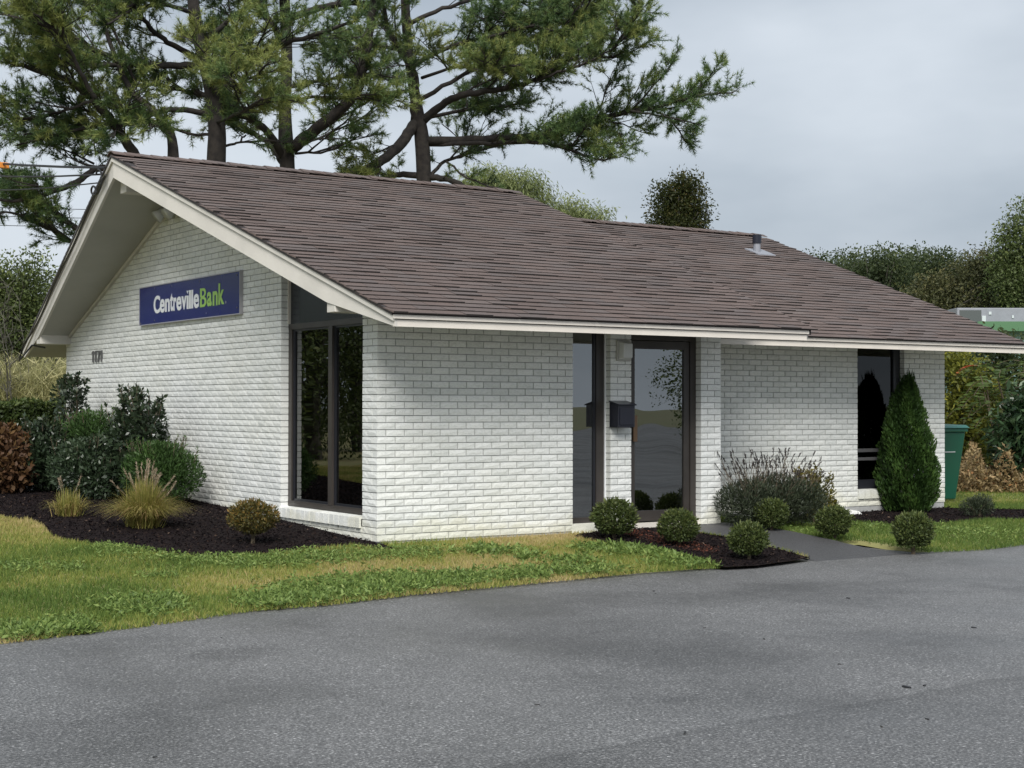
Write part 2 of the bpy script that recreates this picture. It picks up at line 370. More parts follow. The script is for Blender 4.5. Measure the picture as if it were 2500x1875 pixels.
def vnoise(x, y, scale, seed=0):
    r = np.random.default_rng(seed).random((64, 64)); X = x*scale; Y = y*scale
    i = np.floor(X).astype(int); j = np.floor(Y).astype(int); fx = X-i; fy = Y-j; fx = fx*fx*(3-2*fx); fy = fy*fy*(3-2*fy)
    g = lambda a, b: r[a % 64, b % 64]
    return (g(i, j)*(1-fx)+g(i+1, j)*fx)*(1-fy)+(g(i, j+1)*(1-fx)+g(i+1, j+1)*fx)*fy
def inside(px, py, poly):
    poly = np.asarray(poly); c = np.zeros(len(px), bool); j = len(poly)-1
    for i in range(len(poly)):
        xi, yi = poly[i]; xj, yj = poly[j]
        with np.errstate(divide='ignore', invalid='ignore'):
            c ^= ((yi > py) != (yj > py)) & (px < (xj-xi)*(py-yi)/(yj-yi+1e-12)+xi)
        j = i
    return c
def sheet(name, poly, zf, m, step=.12, parent=None):
    """triangulated ground sheet over an xy polygon with height zf(x,y)"""
    poly = np.asarray(poly)[:, :2]; dense = []
    for i in range(len(poly)):
        a, b = poly[i], poly[(i+1) % len(poly)]; k = max(1, int(np.linalg.norm(b-a)/step))
        for q in range(k): dense.append(a+(b-a)*q/k)
    dense = np.array(dense); x0, y0 = poly.min(0); x1, y1 = poly.max(0)
    gx, gy = np.meshgrid(np.arange(x0, x1, step*1.5), np.arange(y0, y1, step*1.5)); gx = gx.ravel(); gy = gy.ravel()
    k = inside(gx, gy, dense); pts = np.vstack([dense, np.stack([gx[k], gy[k]], 1)]); n = len(dense)
    r = delaunay_2d_cdt([Vector(p) for p in pts], [(i, (i+1) % n) for i in range(n)], [], 1, 1e-5)
    V = np.array([(p.x, p.y) for p in r[0]]); z = zf(V[:, 0], V[:, 1])
    mb = MB(); mb.add(np.column_stack([V, z]), [tuple(f) for f in r[2]])
    return mb.build(name, m, parent, smooth=True)
def smooth_poly(pts, k=6):
    """closed Catmull-Rom through xy points"""
    P = np.asarray(pts, float)[:, :2]; n = len(P); out = []
    for i in range(n):
        p0, p1, p2, p3 = P[i-1], P[i], P[(i+1) % n], P[(i+2) % n]
        for q in range(k):
            t = q/k; out.append(.5*((2*p1)+(-p0+p2)*t+(2*p0-5*p1+4*p2-p3)*t*t+(-p0+3*p1-3*p2+p3)*t**3))
    return np.array(out)

# ================================================================== SETTING
g = MB(); R = 700
ring = [(R*math.cos(2*math.pi*k/48), R*math.sin(2*math.pi*k/48), -.30) for k in range(48)]
g.add(ring, [tuple(range(48))]); structure(g.build('ground', 'ground'))
a = MB(); a.add([(-70, -70, -.2), (60, -70, -.2), (60, -1.0, -.2), (-70, -1.0, -.2)], [(0, 1, 2, 3)])
structure(a.build('parking_lot', 'asphalt'))

# kerbless edge between lawn and asphalt, traced on the ground
EDGE_PX = [(0, 1570), (300, 1535), (620, 1492), (800, 1478), (1000, 1455), (1250, 1432), (1400, 1418), (1560, 1402), (1700, 1392), (1770, 1389), (1850, 1385), (1930, 1374), (1978, 1366)]
EL = [on(u, v, 2, -.19) for u, v in EDGE_PX]
ER = [on(u, v, 2, -.19) for u, v in [(2270, 1350), (2400, 1343), (2500, 1331)]]
ex = [-40, -9]+[p[0] for p in EL]+[EL[-1][0]+.1, ER[0][0]-.02]+[p[0] for p in ER]+[11, 40]
ey = [-5.5, -3.9]+[p[1] for p in EL]+[-1.3, -1.3]+[p[1] for p in ER]+[-1.6, -1.2]
o_ = np.argsort(ex); EXX = np.array(ex)[o_]; EYY = np.array(ey)[o_]
def edge(x): return np.interp(x, EXX, EYY)
xs = np.concatenate([np.arange(-40, -8, 2.0), np.arange(-8, 14, .25), np.arange(14, 41, 2.0), [EL[-1][0], EL[-1][0]+.1, ER[0][0]-.02, ER[0][0]]]); xs = np.unique(xs); ts = np.concatenate([np.linspace(0, .12, 24), np.linspace(.14, 1, 40)])
V = []
for x in xs:
    e0 = float(edge(x))
    for t in ts:
        y = e0+(60-e0)*t; V.append((x, y, float(zg(x, y))-(.05 if t == 0 else 0.0)))
nt_ = len(ts); Fq = [(i*nt_+j, (i+1)*nt_+j, (i+1)*nt_+j+1, i*nt_+j+1) for i in range(len(xs)-1) for j in range(nt_-1)]
structure(np_mesh('lawn', V, Fq, 'soil', smooth=True))

# mulch beds and the walk to the door
bed1 = [gnd(u, v) for u, v in [(0, 1262), (60, 1265), (105, 1285), (130, 1310), (200, 1327), (300, 1338), (430, 1357), (560, 1362), (700, 1350), (800, 1338), (862, 1333)]]
bed1 = [(-3.2, 9.6)]+[(p[0], p[1]) for p in bed1]+[(.05, .28), (.05, 9.9), (-1.2, 11.5)]
BED1 = smooth_poly(bed1, 5)
structure(sheet('mulch_bed', BED1, lambda x, y: zg(x, y)+.014, 'mulch'))
bed2 = [gnd(u, v) for u, v in [(1400, 1310), (1450, 1322), (1600, 1349), (1770, 1388), (1850, 1384), (1930, 1373), (1978, 1365), (1900, 1343), (1760, 1312), (1640, 1294), (1552, 1286)]]
BED2 = np.array([(p[0], p[1]) for p in bed2])
structure(sheet('mulch_bed', BED2, lambda x, y: zg(x, y)+.014, 'mulch'))
bed3 = [(p[0], p[1]) for p in [gnd(2045, 1272), gnd(2200, 1284), gnd(2320, 1277), gnd(2410, 1268), gnd(2520, 1270), gnd(2520, 1246), gnd(2340, 1243)]]+[(9.5, 1.3), (5.5, 1.3)]
structure(sheet('mulch_bed', bed3, lambda x, y: zg(x, y)+.014, 'mulch'))
wl = [gnd(u, v) for u, v in [(1640, 1291), (1760, 1310), (1900, 1341), (1985, 1364)]]
wr = [gnd(u, v) for u, v in [(2285, 1352), (2150, 1340), (2060, 1326), (1930, 1300), (1840, 1286)]]
walk = [(3.05, .16)]+[(p[0], p[1]) for p in wl]+[(p[0]-.05, p[1]-.9) for p in (wl[-1], wr[0])]+[(p[0], p[1]) for p in wr]+[(4.55, .1), (4.3, .16)]
structure(sheet('walkway', walk, lambda x, y: np.interp(y, [-3.4, -2.2, -1.75, -1.3, 0, .3], [-.22, -.2035, -.165, -.106, -.004, .004]), 'walk'))

lawn_me = bpy.data.objects['lawn'].data
for v_ in lawn_me.vertices:
    if 2.5 < v_.co.x < 6.5 and -2.6 < v_.co.y < .3 and inside(np.array([v_.co.x]), np.array([v_.co.y]), np.asarray(walk))[0]: v_.co.z -= .06

# ================================================================== BANK BUILDING
B_, C_ = .2032, .0677                                  # brick and course module
LM, DM = 4.389, 9.584                                  # main block length and depth
WY, WX = 1.22, 9.55                                    # wing front plane and end
OV, E0, SL = .95, 2.175, .372                          # eave overhang, eave height, roof slope
RY, RY2 = DM/2, (WY+DM)/2                              # the two ridges
def Zr(y): return E0+SL*(min(y, DM-y)+OV)
def Zw(y): return E0+SL*(min(y-WY, DM-y)+OV)
XP, XT = -.953, -.34                                   # prow: overhang at the peak and at the eaves
def xprow(y):
    t = abs(y-RY)/(RY+OV); return XP+(XT-XP)*t
def zsof(y):
    q = min(y, DM-y)
    return Zr(y)-.275 if q >= .17 else 2.045+(q+.95)/1.12*(Zr(.17)-.275-2.045)
bank = thing('bank_building', 'single-storey white brick bank office with brown shingle roof', 'building', (LM/2, DM/2, 0))

# ---- walls: recessed mortar core, bricks proud of it
def brick_mesh(L_, H_=.0585, D_=.097, seed=0):
    """rock-faced brick: outward is -y, x from 0 to L_, z from 0 to H_"""
    r = random.Random(seed); nx = 4 if L_ > .15 else 2; mb = MB(); V = []; Fs = []
    for j in range(3):
        for i in range(nx+1):
            edge_ = i in (0, nx) or j in (0, 2)
            V.append((L_*i/nx+(0 if i in (0, nx) else r.uniform(-.008, .008)), (.0032 if edge_ else r.uniform(-.0010, .0006)), H_*j/2+(0 if j in (0, 2) else r.uniform(-.008, .008))))
    for j in range(2):
        for i in range(nx):
            a = j*(nx+1)+i; Fs.append((a, a+1, a+nx+2, a+nx+1))
    n = len(V); V += [(0, D_, 0), (L_, D_, 0), (L_, D_, H_), (0, D_, H_)]
    bot = list(range(nx+1)); topv = list(range(2*(nx+1), 3*(nx+1)))
    Fs += [tuple(bot[::-1])+(n, n+1), tuple(topv)+(n+2, n+3), (0, nx+1, 2*(nx+1), n+3, n), tuple([nx, n+1, n+2, 3*nx+2, 2*nx+1]), (n+1, n, n+3, n+2)]
    mb.add(V, Fs); return mb
J = .0105
FULL = [brick_mesh(B_-J, seed=k) for k in range(9)]; HALF = [brick_mesh(B_/2-J, seed=50+k) for k in range(5)]
def mesh_of(mb, name):
    me = bpy.data.meshes.new(name); me.from_pydata(mb.v, [], mb.f); me.update(); me.materials.append(M['brick']); return me
FULL_ME = [mesh_of(b, 'brick') for b in FULL]; HALF_ME = [mesh_of(b, 'brick') for b in HALF]
def courses(x0, x1, k, phase):
    """brick spans of course k between x0 and x1; phase shifts the bond"""
    out = []; off = (k+phase) % 2 * B_/2; x = x0+off
    if off > 0: out.append((x0, x0+off))
    while x < x1-.03:
        out.append((x, min(x+B_, x1))); x += B_
    return [(a, b) for a, b in out if b-a > .045]
def lay(mb, spans_fn, rows, place):
    for k in rows:
        for a, b in spans_fn(k):
            L_ = b-a; src = random.choice(FULL if L_ > .15 else HALF); base = B_-J if L_ > .15 else B_/2-J
            s_ = (L_-J)/base; z = k*C_+J*.5+random.uniform(-.001, .001); dy = random.uniform(-.002, .002)
            mb.add([place(a+J/2+p[0]*s_, p[1]+dy, z+p[2]) for p in src.v], src.f)

# entrance wall (first bay): the bricks that show largest are single objects
fw = MB(); fw.box(.012, 11.5*B_-.012, .012, .2, -.35, 2.36)
front = fw.build('front_wall', 'mortar', bank)
cnt = 0; fmb = MB()
for k in range(0, 35):
    # bond: even rows start with a stretcher at the corner, odd rows with the end of the gable's stretcher
    spans = courses(0, 11.5*B_, k, 0) if k % 2 == 0 else courses(B_/2, 11.5*B_, 0, 0)
    for a, b in spans:
        if cnt < 300 and k >= 4 or (cnt < 300 and False):
            full = (b-a) > .15; me = random.choice(FULL_ME if full else HALF_ME)
            o = bpy.data.objects.new('brick', me); COL.objects.link(o); o.parent = front
            o.location = (a+J/2, random.uniform(-.002, .002), k*C_+J*.5); o.scale = (((b-a)-J)/((B_-J) if full else (B_/2-J)), 1, 1); cnt += 1
        else:
            src = random.choice(FULL if (b-a) > .15 else HALF); s_ = ((b-a)-J)/((B_-J) if (b-a) > .15 else (B_/2-J))
            fmb.add([(a+J/2+p[0]*s_, p[1], k*C_+J*.5+p[2]) for p in src.v], src.f)
stuff(fmb.build('bricks', 'brick', front))

# gable wall
gw = MB(); WY0, WY1 = .305, 2.155
def gpoly(x, ys): return [(x, y, -.35) for y in (ys[0], ys[-1])]
ys = [WY1+.012, RY, DM-.012]
lo = [(.012, ys[0], -.35), (.012, ys[2], -.35)]; up_ = [(.012, ys[2], Zr(ys[2])-.15), (.012, RY, Zr(RY)-.15), (.012, ys[0], Zr(ys[0])-.15)]
pr = lo+up_; gw.prism([(x+.19, y, z) for x, y, z in pr], pr)
gw.box(.0125, .2, .2005, WY0-.012, -.35, Zr(.2)-.15); gw.box(.0125, .14, WY0-.0125, WY1+.0125, -.35, .12)
gable = gw.build('gable_wall', 'mortar', bank)
gb = MB(); place_g = lambda s, d, z: (d, s, z)
flip = lambda s, d, z: (d, s, z)
lay(gb, lambda k: courses(0, WY0, k, 1) if k % 2 == 1 else [(B_/2, WY0)], range(0, 36), place_g)
def gspans(k):
    top = k*C_+C_; out = []
    for a, b in courses(WY1, DM, k, 0):
        if top < max(min(Zr(a), Zr(b)), 0)-.12: out.append((a, b))
    return out
lay(gb, gspans, range(0, 62), place_g)
lay(gb, lambda k: courses(WY0, WY1, k, 0), range(0, 2), place_g)
stuff(gb.build('bricks', 'brick', gable))
# reveal bricks at the inner edges of the openings are the ends of the wall bricks; sill of bricks on edge
sill = MB().box(.0, .12, WY0+.01, WY1+.03, .13, .205).build('sill', 'mortar', gable)
n = 17; w = (WY1+.03-WY0)/n
for k in range(n):
    y0 = WY0+k*w
    mb = MB(); j = lambda: random.uniform(-.002, .002)
    mb.prism([(-.022+j(), y0+.010, .118), (-.022+j(), y0+w-.008, .118), (.13, y0+w-.008, .118), (.13, y0+.010, .118)],
             [(-.020+j(), y0+.010, .216), (-.020+j(), y0+w-.008, .216), (.13, y0+w-.008, .232), (.13, y0+.010, .232)])
    mb.build('brick', 'brick', sill)

# piers beside the door
S0, S1 = 11.5*B_, 2.823; P1, D1, P2 = 3.114, 4.088, LM
pc = MB(); pc.box(S1+.012, P1-.012, .012, .2, -.35, 2.36); pier = pc.build('pier', 'mortar', bank)
pb = MB(); lay(pb, lambda k: courses(S1, P1, k, 0), range(0, 35), lambda s, d, z: (s, d, z)); stuff(pb.build('bricks', 'brick', pier))
pc = MB(); pc.box(D1+.012, P2-.012, .012, WY+.1, -.35, 2.36); pier2 = pc.build('pier', 'mortar', bank)
pb = MB(); lay(pb, lambda k: courses(D1, P2, k, 1), range(0, 35), lambda s, d, z: (s, d, z))
stuff(pb.build('bricks', 'brick', pier2))
# wing front wall
V0, V1 = 7.85, 8.736
wc = MB(); wc.box(P2-.1, V0-.012, WY+.012, WY+.2, -.35, 2.36); wc.box(V1+.012, WX-.012, WY+.012, WY+.2, -.35, 2.36); wc.box(V0-.0125, V1+.0125, WY+.0125, WY+.14, -.35, .11)
wing = wc.build('wing_wall', 'mortar', bank)
wb = MB(); pw = lambda s, d, z: (s, WY+d, z)
lay(wb, lambda k: courses(P2+.02, V0, k, 0), range(0, 35), pw); lay(wb, lambda k: courses(V1, WX, k, 0), range(0, 35), pw); lay(wb, lambda k: courses(V0, V1, k, 0), range(0, 2), pw)
stuff(wb.build('bricks', 'brick', wing))
n = 8; w = (V1-V0)/n
wsill = MB().box(V0+.01, V1-.01, WY, WY+.12, .12, .20).build('sill', 'mortar', wing)
for k in range(n):
    x0 = V0+k*w; mb = MB()
    mb.prism([(x0+.005, WY-.02, .10), (x0+w-.005, WY-.02, .10), (x0+w-.005, WY+.13, .10), (x0+.005, WY+.13, .10)], [(x0+.005, WY-.018, .21), (x0+w-.005, WY-.018, .21), (x0+w-.005, WY+.13, .228), (x0+.005, WY+.13, .228)])
    mb.build('brick', 'brick', wsill)
# the sides the photograph does not face
bw = MB(); bw.box(.2, WX-.02, DM-.2, DM, -.35, 2.36)
pr = [(WX-.2, WY+.2, -.35), (WX-.2, DM-.2, -.35), (WX-.2, DM-.2, 2.3), (WX-.2, RY2, Zw(RY2)-.2), (WX-.2, WY+.2, 2.3)]
bw.prism([(x+.18, y, z) for x, y, z in pr], pr); bw.build('back_wall', 'brick', bank)
fd = MB(); fd.box(.02, 3.0, .035, .21, -.5, -.004); fd.box(3.0, P2-.02, .035, .21, -.5, -.03); fd.box(P2-.03, WX-.03, WY+.035, WY+.21, -.5, -.004); fd.box(.035, .21, .2, DM-.03, -.5, -.004)
fd.build('foundation', 'concrete', bank)
# interior shell
inn = MB()
inn.add([(.21, .21, .03), (4.3, .21, .03), (4.3, 9.3, .03), (.21, 9.3, .03)], [(0, 1, 2, 3)]); inn.add([(4.4, 1.43, .03), (9.3, 1.43, .03), (9.3, 9.3, .03), (4.4, 9.3, .03)], [(0, 1, 2, 3)])
inn.build('floor', 'carpet', bank)
inn = MB(); inn.box(.22, 9.3, 4.6, 4.7, .03, 2.38); inn.box(4.30, 4.385, .22, 9.3, .03, 2.38); inn.box(.22, 4.29, .22, 9.36, 2.40, 2.45); inn.box(4.39, 9.34, 1.45, 9.36, 2.40, 2.45)
inn.build('interior_wall', 'inner', bank)

# ---- windows and door
def pane(name, x0, x1, y0, y1, z0, z1, parent, m='glass'):
    return MB().box(x0, x1, y0, y1, z0, z1).build(name, m, parent)
X0 = .09
gf = MB()
gf.box(X0, X0+.07, WY0-.04, WY1+.01, .235, .292)                       # bottom rail
gf.box(X0, X0+.07, WY0-.04, WY1+.01, 2.135, 2.195)                     # transom
gf.box(X0+.002, X0+.068, WY1-.075, WY1+.012, .292, 2.135); gf.box(X0+.002, X0+.068, WY0-.04, WY0+.04, .292, 2.135)
gwin = gf.build('gable_window', 'bronze', bank)
MB().box(X0-.006, X0+.064, 1.115, 1.20, .2925, 2.1345).build('mullion', 'bronze', gwin)
sf = MB()
for a, b in ((1.20, WY1-.075), (WY0+.04, 1.115)):
    sf.box(X0+.02, X0+.06, a, a+.025, .2925, 2.1345); sf.box(X0+.02, X0+.06, b-.03, b, .2925, 2.1345); sf.box(X0+.021, X0+.059, a+.025, b-.03, .2925, .315); sf.box(X0+.021, X0+.059, a+.025, b-.03, 2.115, 2.1345)
    pane('pane', X0+.036, X0+.044, a+.02, b-.02, .30, 2.13, gwin, 'glass_gable')
sf.build('sash', 'bronze_dark', gwin)
pr = [(X0+.02, WY0-.04, 2.195), (X0+.02, WY1+.012, 2.195), (X0+.02, WY1+.012, Zr(WY1)-.2), (X0+.02, WY0-.04, Zr(WY0)-.2)]
MB().prism([(x+.03, y, z) for x, y, z in pr], pr).build('transom_panel', 'panel', gwin)
MB().box(X0-.01, X0+.06, WY1-.012, WY1+.008, 2.196, 3.1).build('trim', 'fascia', gwin)
# narrow sidelight
sf = MB(); sf.box(S0-.02, S1+.02, .10, .17, .075, .135); sf.box(S0-.02, S0+.03, .102, .168, .135, 2.34); sf.box(S1-.11, S1+.012, .102, .168, .135, 2.34)
swin = sf.build('sidelight', 'bronze', bank)
MB().box(S1-.135, S1-.11, .115, .16, .135, 2.34).build('sash', 'bronze_dark', swin)
MB().box(S1-.008, S1+.004, .082, .101, .08, 2.3).build('trim', 'sign_white', swin)
pane('pane', S0+.025, S1-.13, .132, .14, .13, 2.34, swin)
MB().box(S0-.012, S1+.012, .002, .16, -.02, .074).build('sill', 'brick', swin)
# entrance door
df = MB(); df.box(P1-.02, P1+.045, .09, .17, .03, 2.34); df.box(D1-.075, D1+.012, .09, .17, .03, 2.34); df.box(P1+.045, D1-.075, .092, .168, 2.035, 2.34)
lf = MB(); a, b = P1+.048, D1-.078
lf.box(a, a+.075, .105, .15, .06, 2.028); lf.box(b-.075, b, .105, .15, .06, 2.028); lf.box(a+.075, b-.075, .106, .149, .06, .175); lf.box(a+.075, b-.075, .106, .149, 1.94, 2.028)
door = lf.build('door', 'bronze', bank); df.build('frame', 'bronze', door)
pane('pane', a+.07, b-.07, .124, .132, .17, 1.945, door)
MB().box(P1-.02, D1+.012, .03, .175, -.02, .045).build('threshold', 'fascia', door)
h = MB(); h.box(a+.02, a+.075, .055, .075, .93, 1.215); h.box(a+.03, a+.06, .075, .105, .95, .975); h.box(a+.03, a+.06, .075, .105, 1.17, 1.195)
h.build('handle', 'brass', door, bevel=.004)
MB().box(a+.04, b-.04, .155, .185, 1.19, 1.225).build('push_bar', 'metal_grey', door)
# wing window
wf = MB(); Y0 = WY+.08
wf.box(V0-.02, V1+.02, Y0, Y0+.07, .225, .345); wf.box(V0-.02, V0+.04, Y0+.002, Y0+.068, .345, 2.34); wf.box(V1-.12, V1+.012, Y0+.002, Y0+.068, .345, 2.34)
wwin = wf.build('wing_window', 'bronze_dark', bank)
MB().box(V0+.04, V1-.12, Y0-.004, Y0+.066, .60, .64).build('bar', 'metal_grey', wwin); MB().box(V0+.04, V1-.12, Y0-.004, Y0+.066, .71, .755).build('bar', 'metal_grey', wwin)
pane('pane', V0+.03, V1-.11, Y0+.03, Y0+.038, .34, .61, wwin, 'glass_dark'); pane('pane', V0+.03, V1-.11, Y0+.03, Y0+.038, .74, 2.34, wwin, 'glass_dark'); pane('pane', V0+.03, V1-.11, Y0+.03, Y0+.038, .63, .72, wwin, 'glass_dark')

# ---- roof
XR, XE, XW = 4.84, 4.78, 10.03
rd = MB(); T = .022
def slab(q):                                           # thin roof deck from 4 top corners
    rd.prism([(x, y, z-.06) for x, y, z in q], q)
slab([(XT, -OV, Zr(-OV)-T), (XR, -OV, Zr(-OV)-T), (XR, RY, Zr(RY)-T), (XP, RY, Zr(RY)-T)])
slab([(XP, RY, Zr(RY)-T), (XR, RY, Zr(RY)-T), (XR, DM+OV, Zr(-OV)-T), (XT, DM+OV, Zr(-OV)-T)])
slab([(4.3, WY-OV, E0-T), (XW, WY-OV, E0-T), (XW, RY2, Zw(RY2)-T), (4.3, RY2, Zw(RY2)-T)])
slab([(4.3, RY2, Zw(RY2)-T), (XW, RY2, Zw(RY2)-T), (XW, DM+OV, E0-T), (4.3, DM+OV, E0-T)])
roof = rd.build('roof', 'deck', bank)
ex_, tab = .135, .3048; cs = 1/math.hypot(1, SL); sn = SL*cs
def shingle(xa, xb, s, y_eave, lift, xl=None):
    """tab of the front slope: from distance s up the slope from the eave, overlapping the next course"""
    V = []
    for ds, h0, h1 in ((-.004, -.004, lift), (ex_+.035, -.012, -.006)):
        for h in (h0, h1):
            for x in (xa, xb):
                q = s+ds; y = y_eave+q*cs-h*sn; z = E0-.016+q*sn+h*cs
                xx = max(x, xl(y)) if xl else x
                V.append((xx, y, z))
    # order: low-bottom a,b, low-top a,b, up-bottom a,b, up-top a,b
    return V, [(0, 1, 3, 2), (2, 3, 7, 6), (6, 7, 5, 4), (4, 5, 1, 0), (0, 2, 6, 4), (1, 5, 7, 3)]
def edge_mat(o):
    me = o.data; me.materials.append(M['shingle_edge']); k = np.zeros(len(me.polygons), np.int32); k[::6] = 1; me.polygons.foreach_set('material_index', k); return o
def shingle_field(name_rest, xa, xb, y_eave, ridge, singles, xl=None, wob=0):
    slen = (ridge-y_eave)/cs; rows = int(slen/ex_)+1; rest = MB(); n = 0; r = random.Random(5+wob)
    for k in range(rows):
        s = k*ex_-.02; off = (k % 6)*tab/6*2.5 % tab; x = xa-.5-off
        while x < xb:
            x0 = x+.003; x1 = x+tab-.003; x += tab
            left = xl(y_eave+s*cs) if xl else xa
            if x1 < left+.03 or x0 > xb-.02: continue
            x0 = max(x0, left-.035 if xl is None else x0); x1 = min(x1, xb+.02)
            if s+ex_+.035 > slen: continue
            V, Fs = shingle(x0, x1, s, y_eave, r.choice((.005, .006, .007, .010, .014)), (lambda y: xl(y)-.048) if xl else None)
            if n < singles:
                mb = MB(); mb.add(V, Fs); edge_mat(mb.build('shingle', 'shingle', roof)); n += 1
            else: rest.add(V, Fs)
    edge_mat(stuff(rest.build('shingles', 'shingle', roof)))
shingle_field('m', XT, XR+.03, -OV-.03, RY, 300, xl=xprow)
shingle_field('w', 4.75, XW+.03, WY-OV-.03, RY2, 0, wob=3)
# far slopes carry the same shingles as strips
bk = MB()
for k in range(46):
    s = k*ex_
    for (xa, xb, ridge) in ((XP, XR+.03, RY), (4.75, XW+.03, RY2)):
        top = E0+SL*(ridge-(DM-ridge if False else -OV)) if False else None
    for xa_f, xb, run, zr_ in ((None, XR+.03, RY+OV, Zr), (4.75, XW+.03, RY2-WY+OV, Zw)):
        if (s+ex_)*cs > run: continue
        y0 = DM+OV+.03-s*cs; y1 = y0-(ex_+.03)*cs; z0 = E0-.008+s*sn; z1 = z0+(ex_+.03)*sn-.008
        xa0 = xprow(y0)-.03 if xa_f is None else xa_f; xa1 = xprow(y1)-.03 if xa_f is None else xa_f
        bk.prism([(xa0, y0, z0-.008), (xa1, y1, z1-.008), (xb, y1, z1-.008), (xb, y0, z0-.008)], [(xa0, y0, z0+.004), (xa1, y1, z1), (xb, y1, z1), (xb, y0, z0+.004)])
stuff(bk.build('shingles', 'shingle', roof))
# ridge caps
def caps(xa, xb, ry, zr):
    x = xa
    while x < xb-.05:
        x1 = min(x+.20, xb); h = random.uniform(.012, .022); d = .13; mb = MB()
        zt = zr+.004; q = []
        for xx, hh in ((x-.02, h+.006), (x1+.03, h-.006)):
            q += [(xx, ry-d*cs, zt-d*sn+hh), (xx, ry-.03, zt-.004+hh), (xx, ry+.03, zt-.004+hh), (xx, ry+d*cs, zt-d*sn+hh)]
        q2 = [(a, b, c-.010) for a, b, c in q]
        mb.add(q+q2, [(0, 1, 5, 4), (1, 2, 6, 5), (2, 3, 7, 6), (8, 12, 13, 9), (9, 13, 14, 10), (10, 14, 15, 11), (0, 8, 9, 1), (1, 9, 10, 2), (2, 10, 11, 3), (4, 5, 13, 12), (5, 6, 14, 13), (6, 7, 15, 14), (0, 4, 12, 8), (3, 11, 15, 7)])
        mb.build('ridge_cap', 'shingle', roof); x += .165
caps(XP-.02, XR, RY, Zr(RY)+.004); caps(XR+.05, XW, RY2, Zw(RY2)+.004)
# drip edge, fascia boards
de = MB(); de.box(XT-.01, XE+.01, -OV-.012, -OV+.02, 2.137, 2.158); de.build('drip_edge', 'drip', roof)
de = MB(); de.box(4.4, XW, WY-OV-.012, WY-OV+.02, 2.137, 2.158); de.build('drip_edge', 'drip', roof)
fb = MB(); fb.box(XT-.001, XE, -OV+.003, -OV+.04, 2.03, 2.137); fb.build('fascia_board', 'fascia', bank)
tr = MB(); tr.box(XT-.022, XE+.012, -OV-.02, -OV+.0025, 2.100, 2.1365); tr.build('trim_board', 'fascia', bank)
fb = MB(); fb.box(4.40, 6.45, WY-OV+.003, WY-OV+.04, 2.03, 2.137); fb.build('fascia_board', 'fascia', bank)
fb = MB(); fb.box(6.453, XW, WY-OV+.003, WY-OV+.04, 2.03, 2.137); fb.build('fascia_board', 'fascia', bank)
tr = MB(); tr.box(4.40, XW+.012, WY-OV-.02, WY-OV+.0025, 2.100, 2.1365); tr.build('trim_board', 'fascia', bank)
def rake_board(name, y_list, top, bot, out, th, m):
    """board following the prow: outside face 'out' metres outside the prow line"""
    mb = MB(); st = []
    sgn = 1 if y_list[-1] > y_list[0] else -1
    for y in y_list:
        x = xprow(y); nx, ny = (-1.0, -.107*(1 if y < RY else -1)); q = math.hypot(nx, ny); nx /= q; ny /= q
        if abs(y-RY) < 1e-6: ny = 0; nx = -1
        o_ = (x+nx*out, y+ny*out); i_ = (x+nx*(out-th), y+ny*(out-th)); zt, zb = top(y), bot(y)
        st.append([(o_[0], o_[1], zb), (o_[0], o_[1], zt), (i_[0], i_[1], zt), (i_[0], i_[1], zb)])
    V = [p for s_ in st for p in s_]; Fs = []
    for i in range(len(st)-1):
        for k in range(4): Fs.append((4*i+k, 4*i+(k+1) % 4, 4*i+4+(k+1) % 4, 4*i+4+k))
    Fs += [(3, 2, 1, 0), tuple(4*(len(st)-1)+k for k in range(4))]
    mb.add(V, Fs); return mb.build(name, m, bank)
rb = lambda y: zsof(y)-.012 if min(y, DM-y) >= .17 else 2.03+(min(y, DM-y)+.95)/1.12*(zsof(.17)-.012-2.03)
yf = [-OV, -.4, .17, 1.5, 3, RY]; yb = [RY, 6.5, 8, DM-.17, DM+.4, DM+OV]
for yl in (yf, yb):
    rake_board('rake_board', yl, lambda y: Zr(y)-.095, rb, 0, .035, 'fascia_rake')
    rake_board('rake_drip', yl, lambda y: Zr(y)-.012, lambda y: Zr(y)-.044, .034, .06, 'drip')
    rake_board('rake_trim', yl, lambda y: Zr(y)-.045, lambda y: max(Zr(y)-.0945, rb(y)+.05), .022, .055, 'fascia_rake')
# other rakes (main right end above the wing, wing far end)
for x, zf, y0, y1, ry in ((XR-.03, Zr, -OV, DM+OV, RY), (XW-.03, Zw, WY-OV, DM+OV, RY2)):
    mb = MB()
    for ya, yb_ in ((y0+.045, ry), (ry, y1-.005)):
        pr = [(x, ya, zf(ya)-.2 if ya == ry else zf(ya)-.13), (x, yb_, zf(yb_)-.2 if yb_ == ry else zf(yb_)-.13), (x, yb_, zf(yb_)-.083), (x, ya, zf(ya)-.083)]
        mb.prism(pr, [(a_+.03, b_, c_) for a_, b_, c_ in pr])
    mb.build('rake_board', 'fascia_rake', bank)
# gable infill of the main block above the wing roof
pr = [(XR-.45, 0, 2.2), (XR-.45, DM, 2.2), (XR-.45, RY, Zr(RY)-.15)]
MB().prism(pr, [(a_+.05, b_, c_) for a_, b_, c_ in pr]).build('gable_panel', 'fascia_rake', bank)
